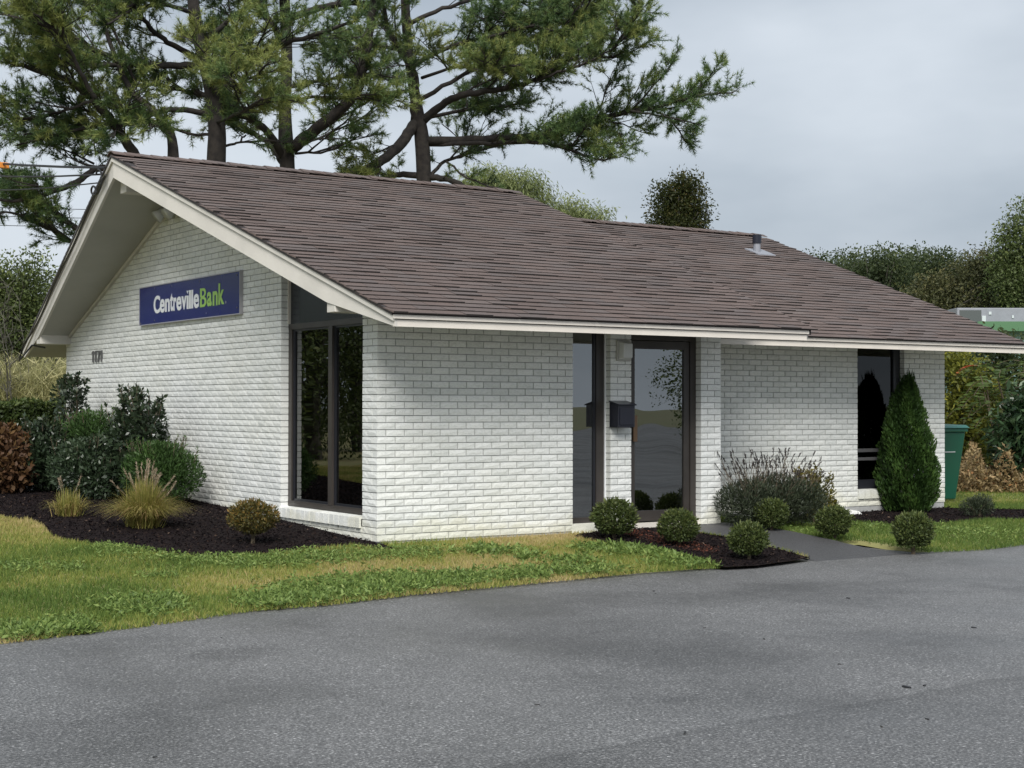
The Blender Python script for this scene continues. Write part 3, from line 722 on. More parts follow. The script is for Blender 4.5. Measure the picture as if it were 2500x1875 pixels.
# soffits
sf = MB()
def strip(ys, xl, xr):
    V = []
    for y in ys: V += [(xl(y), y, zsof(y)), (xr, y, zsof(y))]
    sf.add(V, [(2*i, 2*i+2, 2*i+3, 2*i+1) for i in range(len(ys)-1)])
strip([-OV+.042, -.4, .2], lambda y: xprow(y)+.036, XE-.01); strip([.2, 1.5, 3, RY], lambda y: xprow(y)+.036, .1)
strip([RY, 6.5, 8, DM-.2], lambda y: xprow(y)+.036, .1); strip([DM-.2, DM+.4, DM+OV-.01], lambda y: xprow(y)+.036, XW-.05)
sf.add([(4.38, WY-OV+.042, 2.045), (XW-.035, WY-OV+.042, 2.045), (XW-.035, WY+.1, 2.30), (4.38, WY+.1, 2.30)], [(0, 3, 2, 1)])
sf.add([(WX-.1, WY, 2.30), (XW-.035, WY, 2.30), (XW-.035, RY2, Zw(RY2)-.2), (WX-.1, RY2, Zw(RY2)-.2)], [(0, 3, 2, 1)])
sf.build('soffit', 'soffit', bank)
# cornice strip where the gable soffit meets the wall, and beam ends
for ya, yb_ in ((DM-.02, RY), (WY1+.03, RY)):
    pr = [(-.035, ya, zsof(ya)-.055), (-.035, yb_, zsof(yb_)-.055), (-.035, yb_, zsof(yb_)+.02), (-.035, ya, zsof(ya)+.02)]
    MB().prism(pr, [(.05, b_, c_) for a_, b_, c_ in pr]).build('cornice_strip', 'fascia_rake', bank)
MB().box(-.83, .05, RY-.10, RY+.10, 3.85, 4.10).build('beam', 'fascia_rake', bank, bevel=.006)
MB().box(-.44, .08, .03, .20, 2.205, 2.42).build('beam', 'fascia_rake', bank, bevel=.006)
MB().box(-.44, .05, DM-.22, DM-.02, 2.205, 2.42).build('beam', 'fascia_rake', bank, bevel=.006)
# plumbing vent
def on_roof_w(u, v):
    d = FW + RT*((u-CX)/F_PX) - UP*((v-CY)/F_PX)   # plane z = E0+SL*(y-WY+OV)
    t = (E0+SL*(CAM[1]-WY+OV)-CAM[2])/(d[2]-SL*d[1]); return CAM+d*t
vp = on_roof_w(1848, 615); vx, vy, vz = vp
mb = MB(); mb.tube([(vx, vy, vz-.05), (vx, vy, vz+.14)], .055, 12); vent = mb.build('vent_pipe', 'hvac', bank, smooth=False)
MB().tube([(vx, vy, vz+.13), (vx, vy, vz+.26)], .07, 12).build('cap', 'black', vent)
pr = [(vx-.14, vy-.18, vz-.18*SL+.016), (vx+.22, vy-.18, vz-.18*SL+.016), (vx+.22, vy+.12, vz+.12*SL+.016), (vx-.14, vy+.12, vz+.12*SL+.016)]
MB().prism([(a_, b_, c_-.02) for a_, b_, c_ in pr], pr).build('flashing', 'hvac', vent)

# ================================================================== THINGS ON THE WALLS
# ---- sign
sy0, sy1, sz0, sz1 = 3.168, 6.398, 2.354, 2.848
sign = thing('wall_sign', 'long blue bank sign with white and green lettering on the gable wall', 'sign', (-.02, (sy0+sy1)/2, sz0))
MB().box(-.034, -.0, sy0+.006, sy1-.006, sz0+.006, sz1-.006).build('board', 'sign_blue', sign)
fr = MB()
fr.box(-.04, .004, sy0, sy1, sz0-.004, sz0+.008); fr.box(-.04, .004, sy0, sy1, sz1-.008, sz1+.004); fr.box(-.039, .003, sy0-.003, sy0+.008, sz0+.008, sz1-.008); fr.box(-.039, .003, sy1-.008, sy1+.003, sz0+.008, sz1-.008)
fr.build('edge_trim', 'sign_edge', sign)
for y, z in ((3.26, 2.80), (4.35, 2.80), (5.25, 2.80), (5.85, 2.81), (3.25, 2.43), (4.15, 2.41), (5.85, 2.40), (6.35, 2.38)):
    MB().tube([(-.034, y, z), (-.039, y, z)], .010, 8).build('screw', 'metal_grey', sign)
def text_poly(ch, bold):
    cu = bpy.data.curves.new('t', 'FONT'); cu.body = ch; cu.size = 1.0; cu.offset = bold; cu.fill_mode = 'FRONT'; cu.resolution_u = 6
    ob = bpy.data.objects.new('t', cu); COL.objects.link(ob); bpy.context.view_layer.update()
    me = bpy.data.meshes.new_from_object(ob.evaluated_get(bpy.context.evaluated_depsgraph_get())); bpy.data.objects.remove(ob); bpy.data.curves.remove(cu)
    V = np.array([v.co[:] for v in me.vertices]); Fs = [tuple(p.vertices) for p in me.polygons]; bpy.data.meshes.remove(me); return V, Fs
def put_letter(V, Fs, ya, yb, z0, z1, m, name='letter', parent=None, x=-.036, th=.003):
    """fit a glyph into the wall rectangle; ya is the reader's left (larger y), yb the right"""
    V = np.asarray(V, float); lo, hi = V[:, :2].min(0), V[:, :2].max(0); q = []
    for p in V:
        s, t = (p[0]-lo[0])/(hi[0]-lo[0]), (p[1]-lo[1])/(hi[1]-lo[1]); q.append((x, ya+(yb-ya)*s, z0+(z1-z0)*t))
    mb = MB(); n = len(q); mb.add(q+[(x-th, b_, c_) for a_, b_, c_ in q], list(Fs)+[tuple(n+i for i in f) for f in Fs])
    edges = {}
    for f in Fs:
        for i in range(len(f)): k = (f[i], f[(i+1) % len(f)]); edges[k] = edges.get((k[1], k[0]), 0) or 1; 
    es = set((f[i], f[(i+1) % len(f)]) for f in Fs for i in range(len(f)))
    mb.f += [(a_, b_, n+b_, n+a_) for a_, b_ in es if (b_, a_) not in es]
    return mb.build(name, m, parent)
def sz(u, v): p = on(340+u/8.508, 650+v/8.508, 0, -.036); return p[1], p[2]
SQ = ([(0, 0, 0), (1, 0, 0), (1, 1, 0), (0, 1, 0)], [(0, 1, 2, 3)]); TRI = ([(0, 1, 0), (.5, 0, 0), (1, 1, 0)], [(0, 1, 2)])
zb_c, zx, zc = 2.487, 2.602, 2.660         # baseline, x-height, cap height of the lettering (metres)
_y, _zb = sz(365, 985); _y, _zt = sz(365, 615); zb_c, zc = _zb+.006, _zt-.002
_, zx = sz(483, 688); _, _b = sz(483, 965); zx, zb2 = zx, zb_c+.004
BO = .028
def ly(u): return sz(u, 760)[0]
for ch, ua, ub, tall in (('C', 303, 432, 1), ('e', 432, 530, 0), ('n', 541, 634, 0), ('t', 643, 704, 2), ('r', 712, 772, 0), ('e', 775, 878, 0), ('v', 880, 985, 0), ('e', 1130, 1243, 0)):
    V, Fs = text_poly(ch, BO)
    z1 = {0: zx, 1: zc, 2: zx+.055}[tall]; put_letter(V, Fs, ly(ua), ly(ub), zb_c-(.004 if ch in 'Ce' else 0), z1+(.004 if ch in 'Ce' else 0), 'sign_white', parent=sign)
put_letter(*SQ, ly(988), ly(1025), zb_c, zx-.002, 'sign_white', parent=sign); put_letter(*TRI, ly(985), ly(1028), zx+.018, zc+.004, 'sign_white', parent=sign)
for ua, ub in ((1037, 1073), (1084, 1120)): put_letter(*SQ, ly(ua), ly(ub), zb_c, zc+.006, 'sign_white', parent=sign)
# the notched capital B drawn as an outline of its own
def bshape():
    def bowl(cx, cy, rx, ry, a0, a1, n=10): return [(cx+rx*math.cos(math.radians(a0+(a1-a0)*k/n)), cy+ry*math.sin(math.radians(a0+(a1-a0)*k/n))) for k in range(n+1)]
    outer = [(0, 0)]+bowl(.55, .27, .45, .27, -90, 70)+bowl(.50, .755, .42, .245, -60, 90)+[(0, 1), (0, .56), (.14, .50), (0, .44)]
    in1 = [(.27, .14)]+bowl(.50, .28, .20, .14, -90, 90)+[(.30, .42), (.27, .38)]; in2 = [(.27, .62), (.30, .58)]+bowl(.47, .74, .19, .125, -90, 90)+[(.27, .865)]
    pts = outer+in1+in2; n0, n1, n2 = len(outer), len(in1), len(in2); ed = [(i, (i+1) % n0) for i in range(n0)]+[(n0+i, n0+(i+1) % n1) for i in range(n1)]+[(n0+n1+i, n0+n1+(i+1) % n2) for i in range(n2)]
    r = delaunay_2d_cdt([Vector(p) for p in pts], ed, [], 1, 1e-6); V = [(p.x, p.y, 0) for p in r[0]]
    Fs = [tuple(f) for f in r[2]]; keep = []
    c = np.array([np.mean([V[i][:2] for i in f], axis=0) for f in Fs])
    k = inside(c[:, 0], c[:, 1], outer) & ~inside(c[:, 0], c[:, 1], in1) & ~inside(c[:, 0], c[:, 1], in2)
    return V, [f for f, q in zip(Fs, k) if q]
put_letter(*bshape(), ly(1266), ly(1398), zb_c-.002, zc+.004, 'sign_green', parent=sign)
for ch, ua, ub, tall in (('a', 1410, 1508, 0), ('n', 1528, 1630, 0)):
    V, Fs = text_poly(ch, BO); put_letter(V, Fs, ly(ua), ly(ub), zb_c-.003, zx+.003, 'sign_green', parent=sign)
V, Fs = text_poly('k', BO); put_letter(V, Fs, ly(1648), ly(1765), zb_c, zc+.03, 'sign_green', parent=sign)
MB().lathe([(0, 0), (.016, 0), (.016, .003), (0, .003)], n=14).build('trade_mark', 'hvac', sign)
tm = sign.children[-1]; tm.matrix_parent_inverse = Matrix.Translation(-Vector(sign.location)) @ Matrix.Translation((-.034, ly(1795), zb_c+.02)) @ Matrix.Rotation(-math.pi/2, 4, 'Y')

# ---- house number 1171
num = thing('house_number', 'grey metal numerals 1171 on the white brick gable wall', 'house number', (-.01, 8.15, 1.92))
ONE = ([(.38, 0, 0), (.72, 0, 0), (.72, 1, 0), (.48, 1, 0), (.12, .84, 0), (.12, .74, 0), (.38, .80, 0)], [(0, 1, 2, 3, 6), (6, 3, 4, 5)])
ONE[0].extend([(0, .5, 0), (1, .5, 0)])
SEV = ([(0, 1, 0), (1, 1, 0), (1, .86, 0), (.58, 0, 0), (.24, 0, 0), (.66, .86, 0), (0, .86, 0)], [(0, 6, 5, 1), (1, 5, 4, 3, 2)])
for gl, u0, u1 in ((ONE, 225.5, 232), (ONE, 232, 238.5), (SEV, 238.5, 245.5), (ONE, 246, 252.5)):
    put_letter(*gl, on(u0, 870, 0, 0)[1], on(u1, 870, 0, 0)[1], 1.918, 2.078, 'metal_grey', 'numeral', num, x=-.002, th=.016)

# ---- mailbox, wall light, floodlight
mbx = thing('mailbox', 'black metal mailbox on the white brick pier beside the door', 'mailbox', (2.94, 0, 1.08))
mb = MB(); mb.prism([(2.81, .0, 1.09), (3.035, .0, 1.09), (3.035, -.155, 1.09), (2.81, -.155, 1.09)], [(2.81, .0, 1.36), (3.035, .0, 1.36), (3.035, -.155, 1.325), (2.81, -.155, 1.325)])
mb.build('box', 'black', mbx, bevel=.006)
mb = MB(); mb.prism([(2.80, .0, 1.362), (3.045, .0, 1.362), (3.045, -.175, 1.322), (2.80, -.175, 1.322)], [(2.80, .0, 1.374), (3.045, .0, 1.374), (3.045, -.175, 1.334), (2.80, -.175, 1.334)]); mb.build('lid', 'black', mbx, bevel=.003)
MB().box(2.83, 3.015, -.165, -.154, 1.115, 1.30).build('door', 'black', mbx, bevel=.004)
wlt = thing('wall_light', 'white rectangular bulkhead light above the mailbox on the brick pier', 'wall light', (2.98, 0, 1.80))
mb = MB(); mb.box(2.895, 3.085, -.03, 0, 1.795, 2.02); mb.build('back_plate', 'lamp', wlt, bevel=.012)
mb = MB(); mb.prism([(2.91, -.03, 1.81), (3.07, -.03, 1.81), (3.07, -.03, 2.005), (2.91, -.03, 2.005)], [(2.93, -.10, 1.83), (3.05, -.10, 1.83), (3.05, -.10, 1.985), (2.93, -.10, 1.985)]); mb.build('lens', 'lens', wlt, bevel=.012)
fl = thing('floodlight', 'twin white floodlight under the gable peak', 'floodlight', (-.02, 5.3, 3.70))
MB().tube([(.0, 5.28, 3.70), (-.04, 5.28, 3.70)], .05, 12).build('mount', 'lamp', fl)
for y, dy in ((5.46, .06), (5.12, -.06)):
    mb = MB(); c0 = np.array([-.04, 5.28, 3.71]); c1 = np.array([-.10, y, 3.73]); d = unit(np.array([-.55, dy, -.45]))
    mb.tube([c0, c1], .014, 6); mb.build('arm', 'lamp', fl)
    mb = MB(); mb.tube([c1-d*.08, c1-d*.05, c1+d*.02, c1+d*.09], [.03, .055, .065, .085], 14); mb.build('lamp_head', 'lens', fl, smooth=True)

# ---- cables: service drop to the peak and the run down the far rake
def sag(p, q, s, n=14):
    p = np.array(p, float); q = np.array(q, float)
    return [p+(q-p)*t-np.array([0, 0, 4*s*t*(1-t)]) for t in np.linspace(0, 1, n)]
PEAK = np.array([-.99, 5.1, 4.12])
pole_p = W(-560, 300, 33)
pole = thing('utility_pole', 'wooden utility pole with one crossarm beside the lot', 'pole', (pole_p[0], pole_p[1], float(zg(pole_p[0], pole_p[1]))))
mb = MB(); mb.tube([(pole_p[0], pole_p[1], -.3), (pole_p[0], pole_p[1], pole_p[2]+1.2)], [.15, .11], 12); mb.build('shaft', 'pole', pole, smooth=True)
mb = MB(); mb.box(pole_p[0]-1.1, pole_p[0]+1.1, pole_p[1]-.06, pole_p[1]+.06, pole_p[2]+.55, pole_p[2]+.68); mb.build('crossarm', 'pole', pole)
HEADS = [(-1.0, 4.95, 4.16), (-.99, 5.1, 4.10), (-.98, 5.3, 4.02)]
for k, (h_, lab, r) in enumerate(zip(HEADS, ('thick black service cable reaching the roof peak', 'thinner black service cable just under the thick one at the peak', 'lowest black service cable tied to the rake board'), (.016, .012, .009))):
    mb = MB(); mb.tube(sag(h_, (pole_p[0], pole_p[1]-.1*k, pole_p[2]+.1-.25*k), .25+.1*k), r, 5); o = mb.build('service_cable', 'cable'); tag(o, lab, 'cable')
for k, (v0, v1) in enumerate(((490, 494), (511, 516), (534, 538), (660, 667))):
    a_, b_ = W(-500, v0-6, 38+k), W(700, v1+14, 46+k)
    mb = MB(); mb.tube(sag(a_, b_, .15), .009, 4); o = mb.build('utility_wire', 'cable'); tag(o, 'thin utility wire in the sky behind the gable', 'wire', 'utility wires behind the house')
tg = W(8, 421, depth(HEADS[0])+4.0)
_a = np.array(HEADS[0]); _b = np.array([pole_p[0], pole_p[1], pole_p[2]+.1])
_best = min((np.linalg.norm(np.cross(unit(W(8, 421, 1)-CAM), unit(q-CAM))), i) for i, q in enumerate(sag(_a, _b, .25, 200)))[1]
tq = sag(_a, _b, .25, 200)[_best]
mb = MB(); mb.box(tq[0]-.08, tq[0]+.08, tq[1]-.03, tq[1]+.03, tq[2]-.06, tq[2]+.02); tag(mb.build('cable_marker', 'orange', bevel=.008), 'small orange marker box on the service cable', 'cable marker')
pts = [np.array([xprow(y)-.045, y, Zr(y)-.14-.02*math.sin(y*3)]) for y in np.linspace(5.0, 9.55, 16)]
pts += [np.array([xprow(9.8)-.12, 9.9, Zr(9.8)-.25]), np.array([xprow(9.8)-.14, 10.05, Zr(9.8)-.48]), np.array([-.42, 9.85, 2.20]), np.array([-.30, 9.62, 2.16])]
mb = MB(); mb.tube(pts, .015, 6); tag(mb.build('cable', 'cable'), 'black cable run down the far rake board, looped at its end', 'cable')
mb = MB(); c = np.array([-1.02, 5.06, 4.10])
mb.tube([c+np.array([0, .14*math.cos(t), .10*math.sin(t)])+np.array([-.02*t/6, .02*t, -.03*t]) for t in np.linspace(0, 9, 22)], .013, 5)
tag(mb.build('cable_coil', 'cable'), 'small black coil of cable hung at the roof peak', 'cable')

# ================================================================== PLANTS
LM_ = {}
LM_['box'] = leafmat('boxwood_leaf', [(0, (.020, .034, .010)), (.5, (.060, .085, .022)), (1, (.135, .155, .045))])
LM_['bronze'] = leafmat('bronze_boxwood_leaf', [(0, (.030, .034, .010)), (.45, (.085, .080, .022)), (.75, (.20, .125, .028)), (1, (.26, .15, .035))])
LM_['yew'] = leafmat('yew_leaf', [(0, (.018, .040, .010)), (.6, (.054, .108, .026)), (1, (.11, .185, .045))])
LM_['holly'] = leafmat('holly_leaf', [(0, (.010, .018, .009)), (.6, (.028, .045, .022)), (1, (.085, .105, .060))], rough=.32, trans=.1, spec=.5)
LM_['holly2'] = leafmat('bluegreen_leaf', [(0, (.014, .026, .013)), (.6, (.046, .072, .036)), (1, (.14, .17, .10))], rough=.4, trans=.15, spec=.45)
LM_['hyd'] = leafmat('hydrangea_leaf', [(0, (.030, .015, .008)), (.45, (.095, .048, .022)), (.7, (.16, .095, .032)), (1, (.27, .23, .07))], rough=.6)
LM_['arb'] = leafmat('arborvitae_spray', [(0, (.012, .032, .007)), (.6, (.042, .088, .017)), (1, (.095, .160, .034))])
LM_['hedge'] = leafmat('hedge_leaf', [(0, (.018, .030, .008)), (.6, (.055, .085, .020)), (1, (.13, .16, .04))])
LM_['grass'] = leafmat('lawn_blade', [(0, (.085, .145, .028)), (.3, (.165, .225, .045)), (.55, (.30, .31, .075)), (.8, (.40, .33, .13)), (1, (.48, .38, .19))], rough=.7, trans=.35)
LM_['weed'] = leafmat('weed_leaf', [(0, (.080, .135, .032)), (.6, (.19, .275, .07)), (1, (.33, .40, .12))], rough=.55, trans=.35)
LM_['fount'] = leafmat('fountain_grass_blade', [(0, (.15, .17, .04)), (.5, (.33, .30, .08)), (.8, (.48, .36, .15)), (1, (.52, .32, .16))], trans=.3)
LM_['plume'] = leafmat('grass_plume', [(0, (.30, .22, .14)), (1, (.52, .43, .33))], trans=.3)
LM_['sage'] = leafmat('lavender_leaf', [(0, (.022, .032, .018)), (.6, (.055, .070, .040)), (1, (.11, .125, .075))])
LM_['spike'] = leafmat('dry_flower_spike', [(0, (.016, .014, .014)), (1, (.065, .055, .05))], trans=.1)
LM_['gold'] = leafmat('gold_leaf', [(0, (.035, .040, .010)), (.5, (.10, .095, .02)), (1, (.42, .34, .05))])
LM_['pine'] = leafmat('pine_needle', [(0, (.022, .046, .020)), (.42, (.062, .116, .044)), (.75, (.130, .195, .062)), (1, (.26, .29, .085))], trans=.3, rough=.5)
LM_['willow'] = leafmat('willow_leaf', [(0, (.11, .14, .05)), (.6, (.25, .29, .115)), (1, (.40, .43, .21))], trans=.35)
LM_['dark'] = leafmat('dark_tree_leaf', [(0, (.026, .040, .018)), (.6, (.066, .092, .036)), (1, (.13, .155, .055))], trans=.45)
LM_['cone'] = leafmat('cone_tree_leaf', [(0, (.016, .022, .007)), (.55, (.050, .062, .015)), (1, (.15, .11, .032))], trans=.45)
LM_['mid'] = leafmat('green_tree_leaf', [(0, (.042, .062, .020)), (.6, (.11, .145, .045)), (1, (.22, .25, .08))], trans=.3)
LM_['yell'] = leafmat('yellow_shrub_leaf', [(0, (.07, .085, .014)), (.6, (.20, .21, .032)), (1, (.36, .33, .05))], trans=.35)
LM_['sumac'] = leafmat('sumac_leaf', [(0, (.030, .060, .014)), (.7, (.105, .15, .035)), (.93, (.19, .20, .06)), (1, (.42, .08, .03))], trans=.3)
LM_['dry'] = leafmat('dry_weed', [(0, (.12, .085, .040)), (.5, (.26, .19, .09)), (.88, (.38, .29, .15)), (1, (.36, .17, .07))], trans=.3)
LM_['reed'] = leafmat('reed_blade', [(0, (.15, .155, .065)), (.5, (.36, .35, .16)), (1, (.58, .53, .30))], trans=.35)
LM_['rhodo'] = leafmat('large_leaf', [(0, (.014, .034, .014)), (.6, (.045, .085, .036)), (1, (.12, .18, .09))], rough=.35, trans=.15, spec=.5)
LM_['chip'] = leafmat('mulch_chip', [(0, (.005, .004, .005)), (.75, (.013, .010, .011)), (.95, (.035, .022, .017)), (1, (.12, .085, .065))], trans=0, rough=.95, spec=.08)
LM_['chipred'] = leafmat('red_mulch_chip', [(0, (.020, .012, .010)), (.5, (.070, .026, .018)), (1, (.20, .065, .035))], trans=0, rough=.9)

def ball(n, power=.45):
    return rvec(n)*(rng.random((n, 1))**power)

def lobes_points(lobes, n, power=.35):
    """points through a set of ellipsoid lobes ((cx,cy,cz),(rx,ry,rz))"""
    vol = np.array([l[1][0]*l[1][1]*l[1][2] for l in lobes])**.67; k = rng.choice(len(lobes), n, p=vol/vol.sum())
    c = np.array([l[0] for l in lobes])[k]; r = np.array([l[1] for l in lobes])[k]; d = ball(n, power)
    return c+d*r, unit(d/r*r.mean(1, keepdims=True)), np.linalg.norm(d, axis=1)

# ---- clipped boxwood balls (one build per variant, copies for the rest)
def boxwood_proto(name, r, m, n=5200, flat=.86):
    root = thing(name, '', 'shrub')
    P, D, q = lobes_points([((0, 0, r*.98), (r, r, r*flat))], n, .22)
    lump = 1+.10*np.sin(P[:, :1]*23+1.3+r*90)*np.cos(P[:, 1:2]*19)+.07*np.sin(P[:, 2:]*30+P[:, :1]*20)+.05*np.sin(P[:, 1:2]*11+r*50)
    P = P*np.hstack([lump, lump, np.ones_like(lump)])
    P[:, 2] = np.maximum(P[:, 2], .06)
    V, Fs = leaves(P, D*.8+rvec(n)*.9+[0, 0, .25], rng.uniform(.018, .034, n), .55)
    k_ = 150; Q = rvec(k_); Q[:, 2] = np.abs(Q[:, 2])*1.2-.25; Q = unit(Q)*[r*1.04, r*1.04, r*flat]+[0, 0, r*.98]; V2, F2 = leaves(Q, unit(Q-[0, 0, r])+rvec(k_)*.5+[0, 0, .5], rng.uniform(.03, .05, k_), .4)
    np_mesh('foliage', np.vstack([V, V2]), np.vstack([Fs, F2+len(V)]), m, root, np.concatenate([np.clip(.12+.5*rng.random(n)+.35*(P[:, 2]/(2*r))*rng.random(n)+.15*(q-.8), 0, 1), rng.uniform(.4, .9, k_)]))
    mb = MB(); mb.tube([(0, 0, -.06), (.01, 0, .08), (0, .01, r*.8)], [.022, .018, .012], 6)
    for k in range(5):
        w = k*1.26; mb.tube([(0, 0, .05), (.5*r*math.cos(w), .5*r*math.sin(w), r*.9)], [.010, .005], 5)
    mb.build('stem', 'stem', root); return root
bx = [boxwood_proto('boxwood', .19, LM_['box']), boxwood_proto('boxwood', .185, LM_['box'], flat=.9)]
def put(root, p, s=(1, 1, 1), rz=0., label=None, group=None):
    root.location = tuple(map(float, p)); root.scale = s; root.rotation_euler.z = rz
    if label: root['label'] = label
    if group: root['group'] = group
    return root
BW = [(1500, 1318, .215/.19, 0, 'clipped boxwood ball under the mailbox at the sidelight'), (1657, 1335, .183/.185, 1, 'clipped boxwood ball in front of the glass door'),
      (1828, 1368, .185/.19, 0, 'clipped boxwood ball at the pointed end of the dark mulch bed'), (1884, 1297, .178/.185, 1, 'clipped boxwood ball nearest the lavender shrub across the walk'),
      (2038, 1318, .182/.19, 0, 'clipped boxwood ball between two others on the lawn edge of the walk'), (2230, 1348, .205/.185, 1, 'clipped boxwood ball at the corner of the walk and the parking lot')]
used = set()
for u, v, s, k, lab in BW:
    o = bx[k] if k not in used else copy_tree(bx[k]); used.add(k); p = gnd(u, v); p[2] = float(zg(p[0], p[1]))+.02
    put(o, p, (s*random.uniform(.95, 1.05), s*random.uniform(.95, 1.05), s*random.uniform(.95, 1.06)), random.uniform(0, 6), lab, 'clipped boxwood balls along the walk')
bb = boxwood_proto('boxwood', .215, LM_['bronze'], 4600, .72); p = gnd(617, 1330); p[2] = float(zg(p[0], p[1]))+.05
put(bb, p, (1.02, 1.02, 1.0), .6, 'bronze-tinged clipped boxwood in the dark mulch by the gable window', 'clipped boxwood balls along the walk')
del bb['group']

# ---- shrubs along the gable
def shrub(name, label, cat, base, lobes, n, m, size, aspect=.5, up=.3, power=.3, stems=7, tint0=.1, sprig=0, fold=.08, group=None):
    """base in world xy; lobes relative to the base"""
    b = np.array([base[0], base[1], float(zg(base[0], base[1]))]); root = thing(name, label, cat, b, group)
    P, D, q = lobes_points(lobes, n, power); ns = rng.random(len(P)); cl = np.sin(P[:, 0]*9+1)*np.sin(P[:, 1]*8)*np.sin(P[:, 2]*10+2)
    P[:, 2] = np.maximum(P[:, 2], .04)
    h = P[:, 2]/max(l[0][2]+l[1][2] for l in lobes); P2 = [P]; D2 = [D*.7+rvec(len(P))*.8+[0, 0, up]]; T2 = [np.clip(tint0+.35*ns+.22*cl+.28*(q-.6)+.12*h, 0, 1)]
    mb = MB(); tops = []
    for k in range(sprig):                                   # upright leafy sprigs breaking the outline
        l = lobes[rng.integers(len(lobes))]; w = rng.uniform(0, 6.28); rr = rng.uniform(.2, .85)
        s0 = np.array(l[0])+np.array([math.cos(w)*l[1][0]*rr, math.sin(w)*l[1][1]*rr, l[1][2]*.5]); ln = rng.uniform(.5, 1.0)*l[1][2]
        s1 = s0+np.array([math.cos(w)*.25, math.sin(w)*.25, 1.0])*ln*.8; t = rng.random((16, 1)); Q = s0+(s1-s0)*t
        P2.append(Q); D2.append(rvec(16)*.8+unit(s1-s0)*.7); T2.append(np.clip(.35+.4*rng.random(16), 0, 1)); mb.tube([s0, s1], [.006, .003], 4)
    P = np.vstack(P2); D = np.vstack(D2); T = np.concatenate(T2)
    V, Fs = leaves(P, D, rng.uniform(size*.65, size*1.25, len(P)), aspect, fold)
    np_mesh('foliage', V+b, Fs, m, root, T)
    for k in range(stems):
        l = lobes[k % len(lobes)]; w = rng.uniform(0, 6.28); e_ = np.array(l[0])+np.array([math.cos(w)*l[1][0]*.5, math.sin(w)*l[1][1]*.5, l[1][2]*.3])
        mb.tube([(rng.uniform(-.05, .05), rng.uniform(-.05, .05), -.05), np.array([e_[0]*.4, e_[1]*.4, e_[2]*.5]), e_], [.016, .012, .005], 5)
    mb.v = [tuple(np.array(p)+b) for p in mb.v]; mb.build('stem', 'stem', root)
    return root
def at_x(u, v, x): p = on(u, v, 0, x); return (p[0], p[1])
# rounded yew against the wall
b = at_x(392, 1215, -.62); DD = depth((b[0], b[1], .2)); k = DD/F_PX
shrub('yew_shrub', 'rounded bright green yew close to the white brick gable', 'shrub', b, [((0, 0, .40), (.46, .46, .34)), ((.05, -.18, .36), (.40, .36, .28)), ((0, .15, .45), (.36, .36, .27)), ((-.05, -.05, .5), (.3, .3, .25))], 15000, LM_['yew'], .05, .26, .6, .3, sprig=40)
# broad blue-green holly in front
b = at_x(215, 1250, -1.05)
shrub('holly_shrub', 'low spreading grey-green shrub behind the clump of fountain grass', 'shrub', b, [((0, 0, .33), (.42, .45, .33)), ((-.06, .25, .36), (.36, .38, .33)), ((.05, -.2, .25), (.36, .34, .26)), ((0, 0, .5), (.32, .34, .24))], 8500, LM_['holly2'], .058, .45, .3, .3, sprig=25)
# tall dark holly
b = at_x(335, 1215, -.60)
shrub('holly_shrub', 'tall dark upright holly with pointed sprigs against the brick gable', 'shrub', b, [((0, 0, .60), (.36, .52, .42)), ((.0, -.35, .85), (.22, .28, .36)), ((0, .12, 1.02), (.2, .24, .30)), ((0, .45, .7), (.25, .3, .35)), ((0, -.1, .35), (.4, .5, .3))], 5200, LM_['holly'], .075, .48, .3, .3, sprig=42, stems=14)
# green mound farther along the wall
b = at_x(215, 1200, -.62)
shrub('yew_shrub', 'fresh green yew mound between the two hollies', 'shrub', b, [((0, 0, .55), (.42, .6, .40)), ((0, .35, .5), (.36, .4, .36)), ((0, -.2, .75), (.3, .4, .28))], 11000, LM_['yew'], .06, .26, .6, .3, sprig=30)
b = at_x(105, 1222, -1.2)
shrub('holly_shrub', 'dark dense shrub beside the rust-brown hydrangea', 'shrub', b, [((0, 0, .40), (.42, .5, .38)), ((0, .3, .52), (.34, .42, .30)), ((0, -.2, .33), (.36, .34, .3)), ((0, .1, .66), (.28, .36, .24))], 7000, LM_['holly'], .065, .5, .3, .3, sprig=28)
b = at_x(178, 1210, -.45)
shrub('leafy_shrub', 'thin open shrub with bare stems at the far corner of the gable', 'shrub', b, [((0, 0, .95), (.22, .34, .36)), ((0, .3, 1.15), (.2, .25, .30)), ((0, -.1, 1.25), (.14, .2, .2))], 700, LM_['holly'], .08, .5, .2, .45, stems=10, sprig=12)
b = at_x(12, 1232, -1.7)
shrub('hydrangea', 'rust-brown hydrangea with fading yellow leaves', 'shrub', b, [((0, 0, .38), (.34, .38, .36)), ((0, .1, .62), (.26, .28, .26)), ((0, -.2, .28), (.28, .26, .26))], 2800, LM_['hyd'], .08, .72, .1, .3, sprig=6)

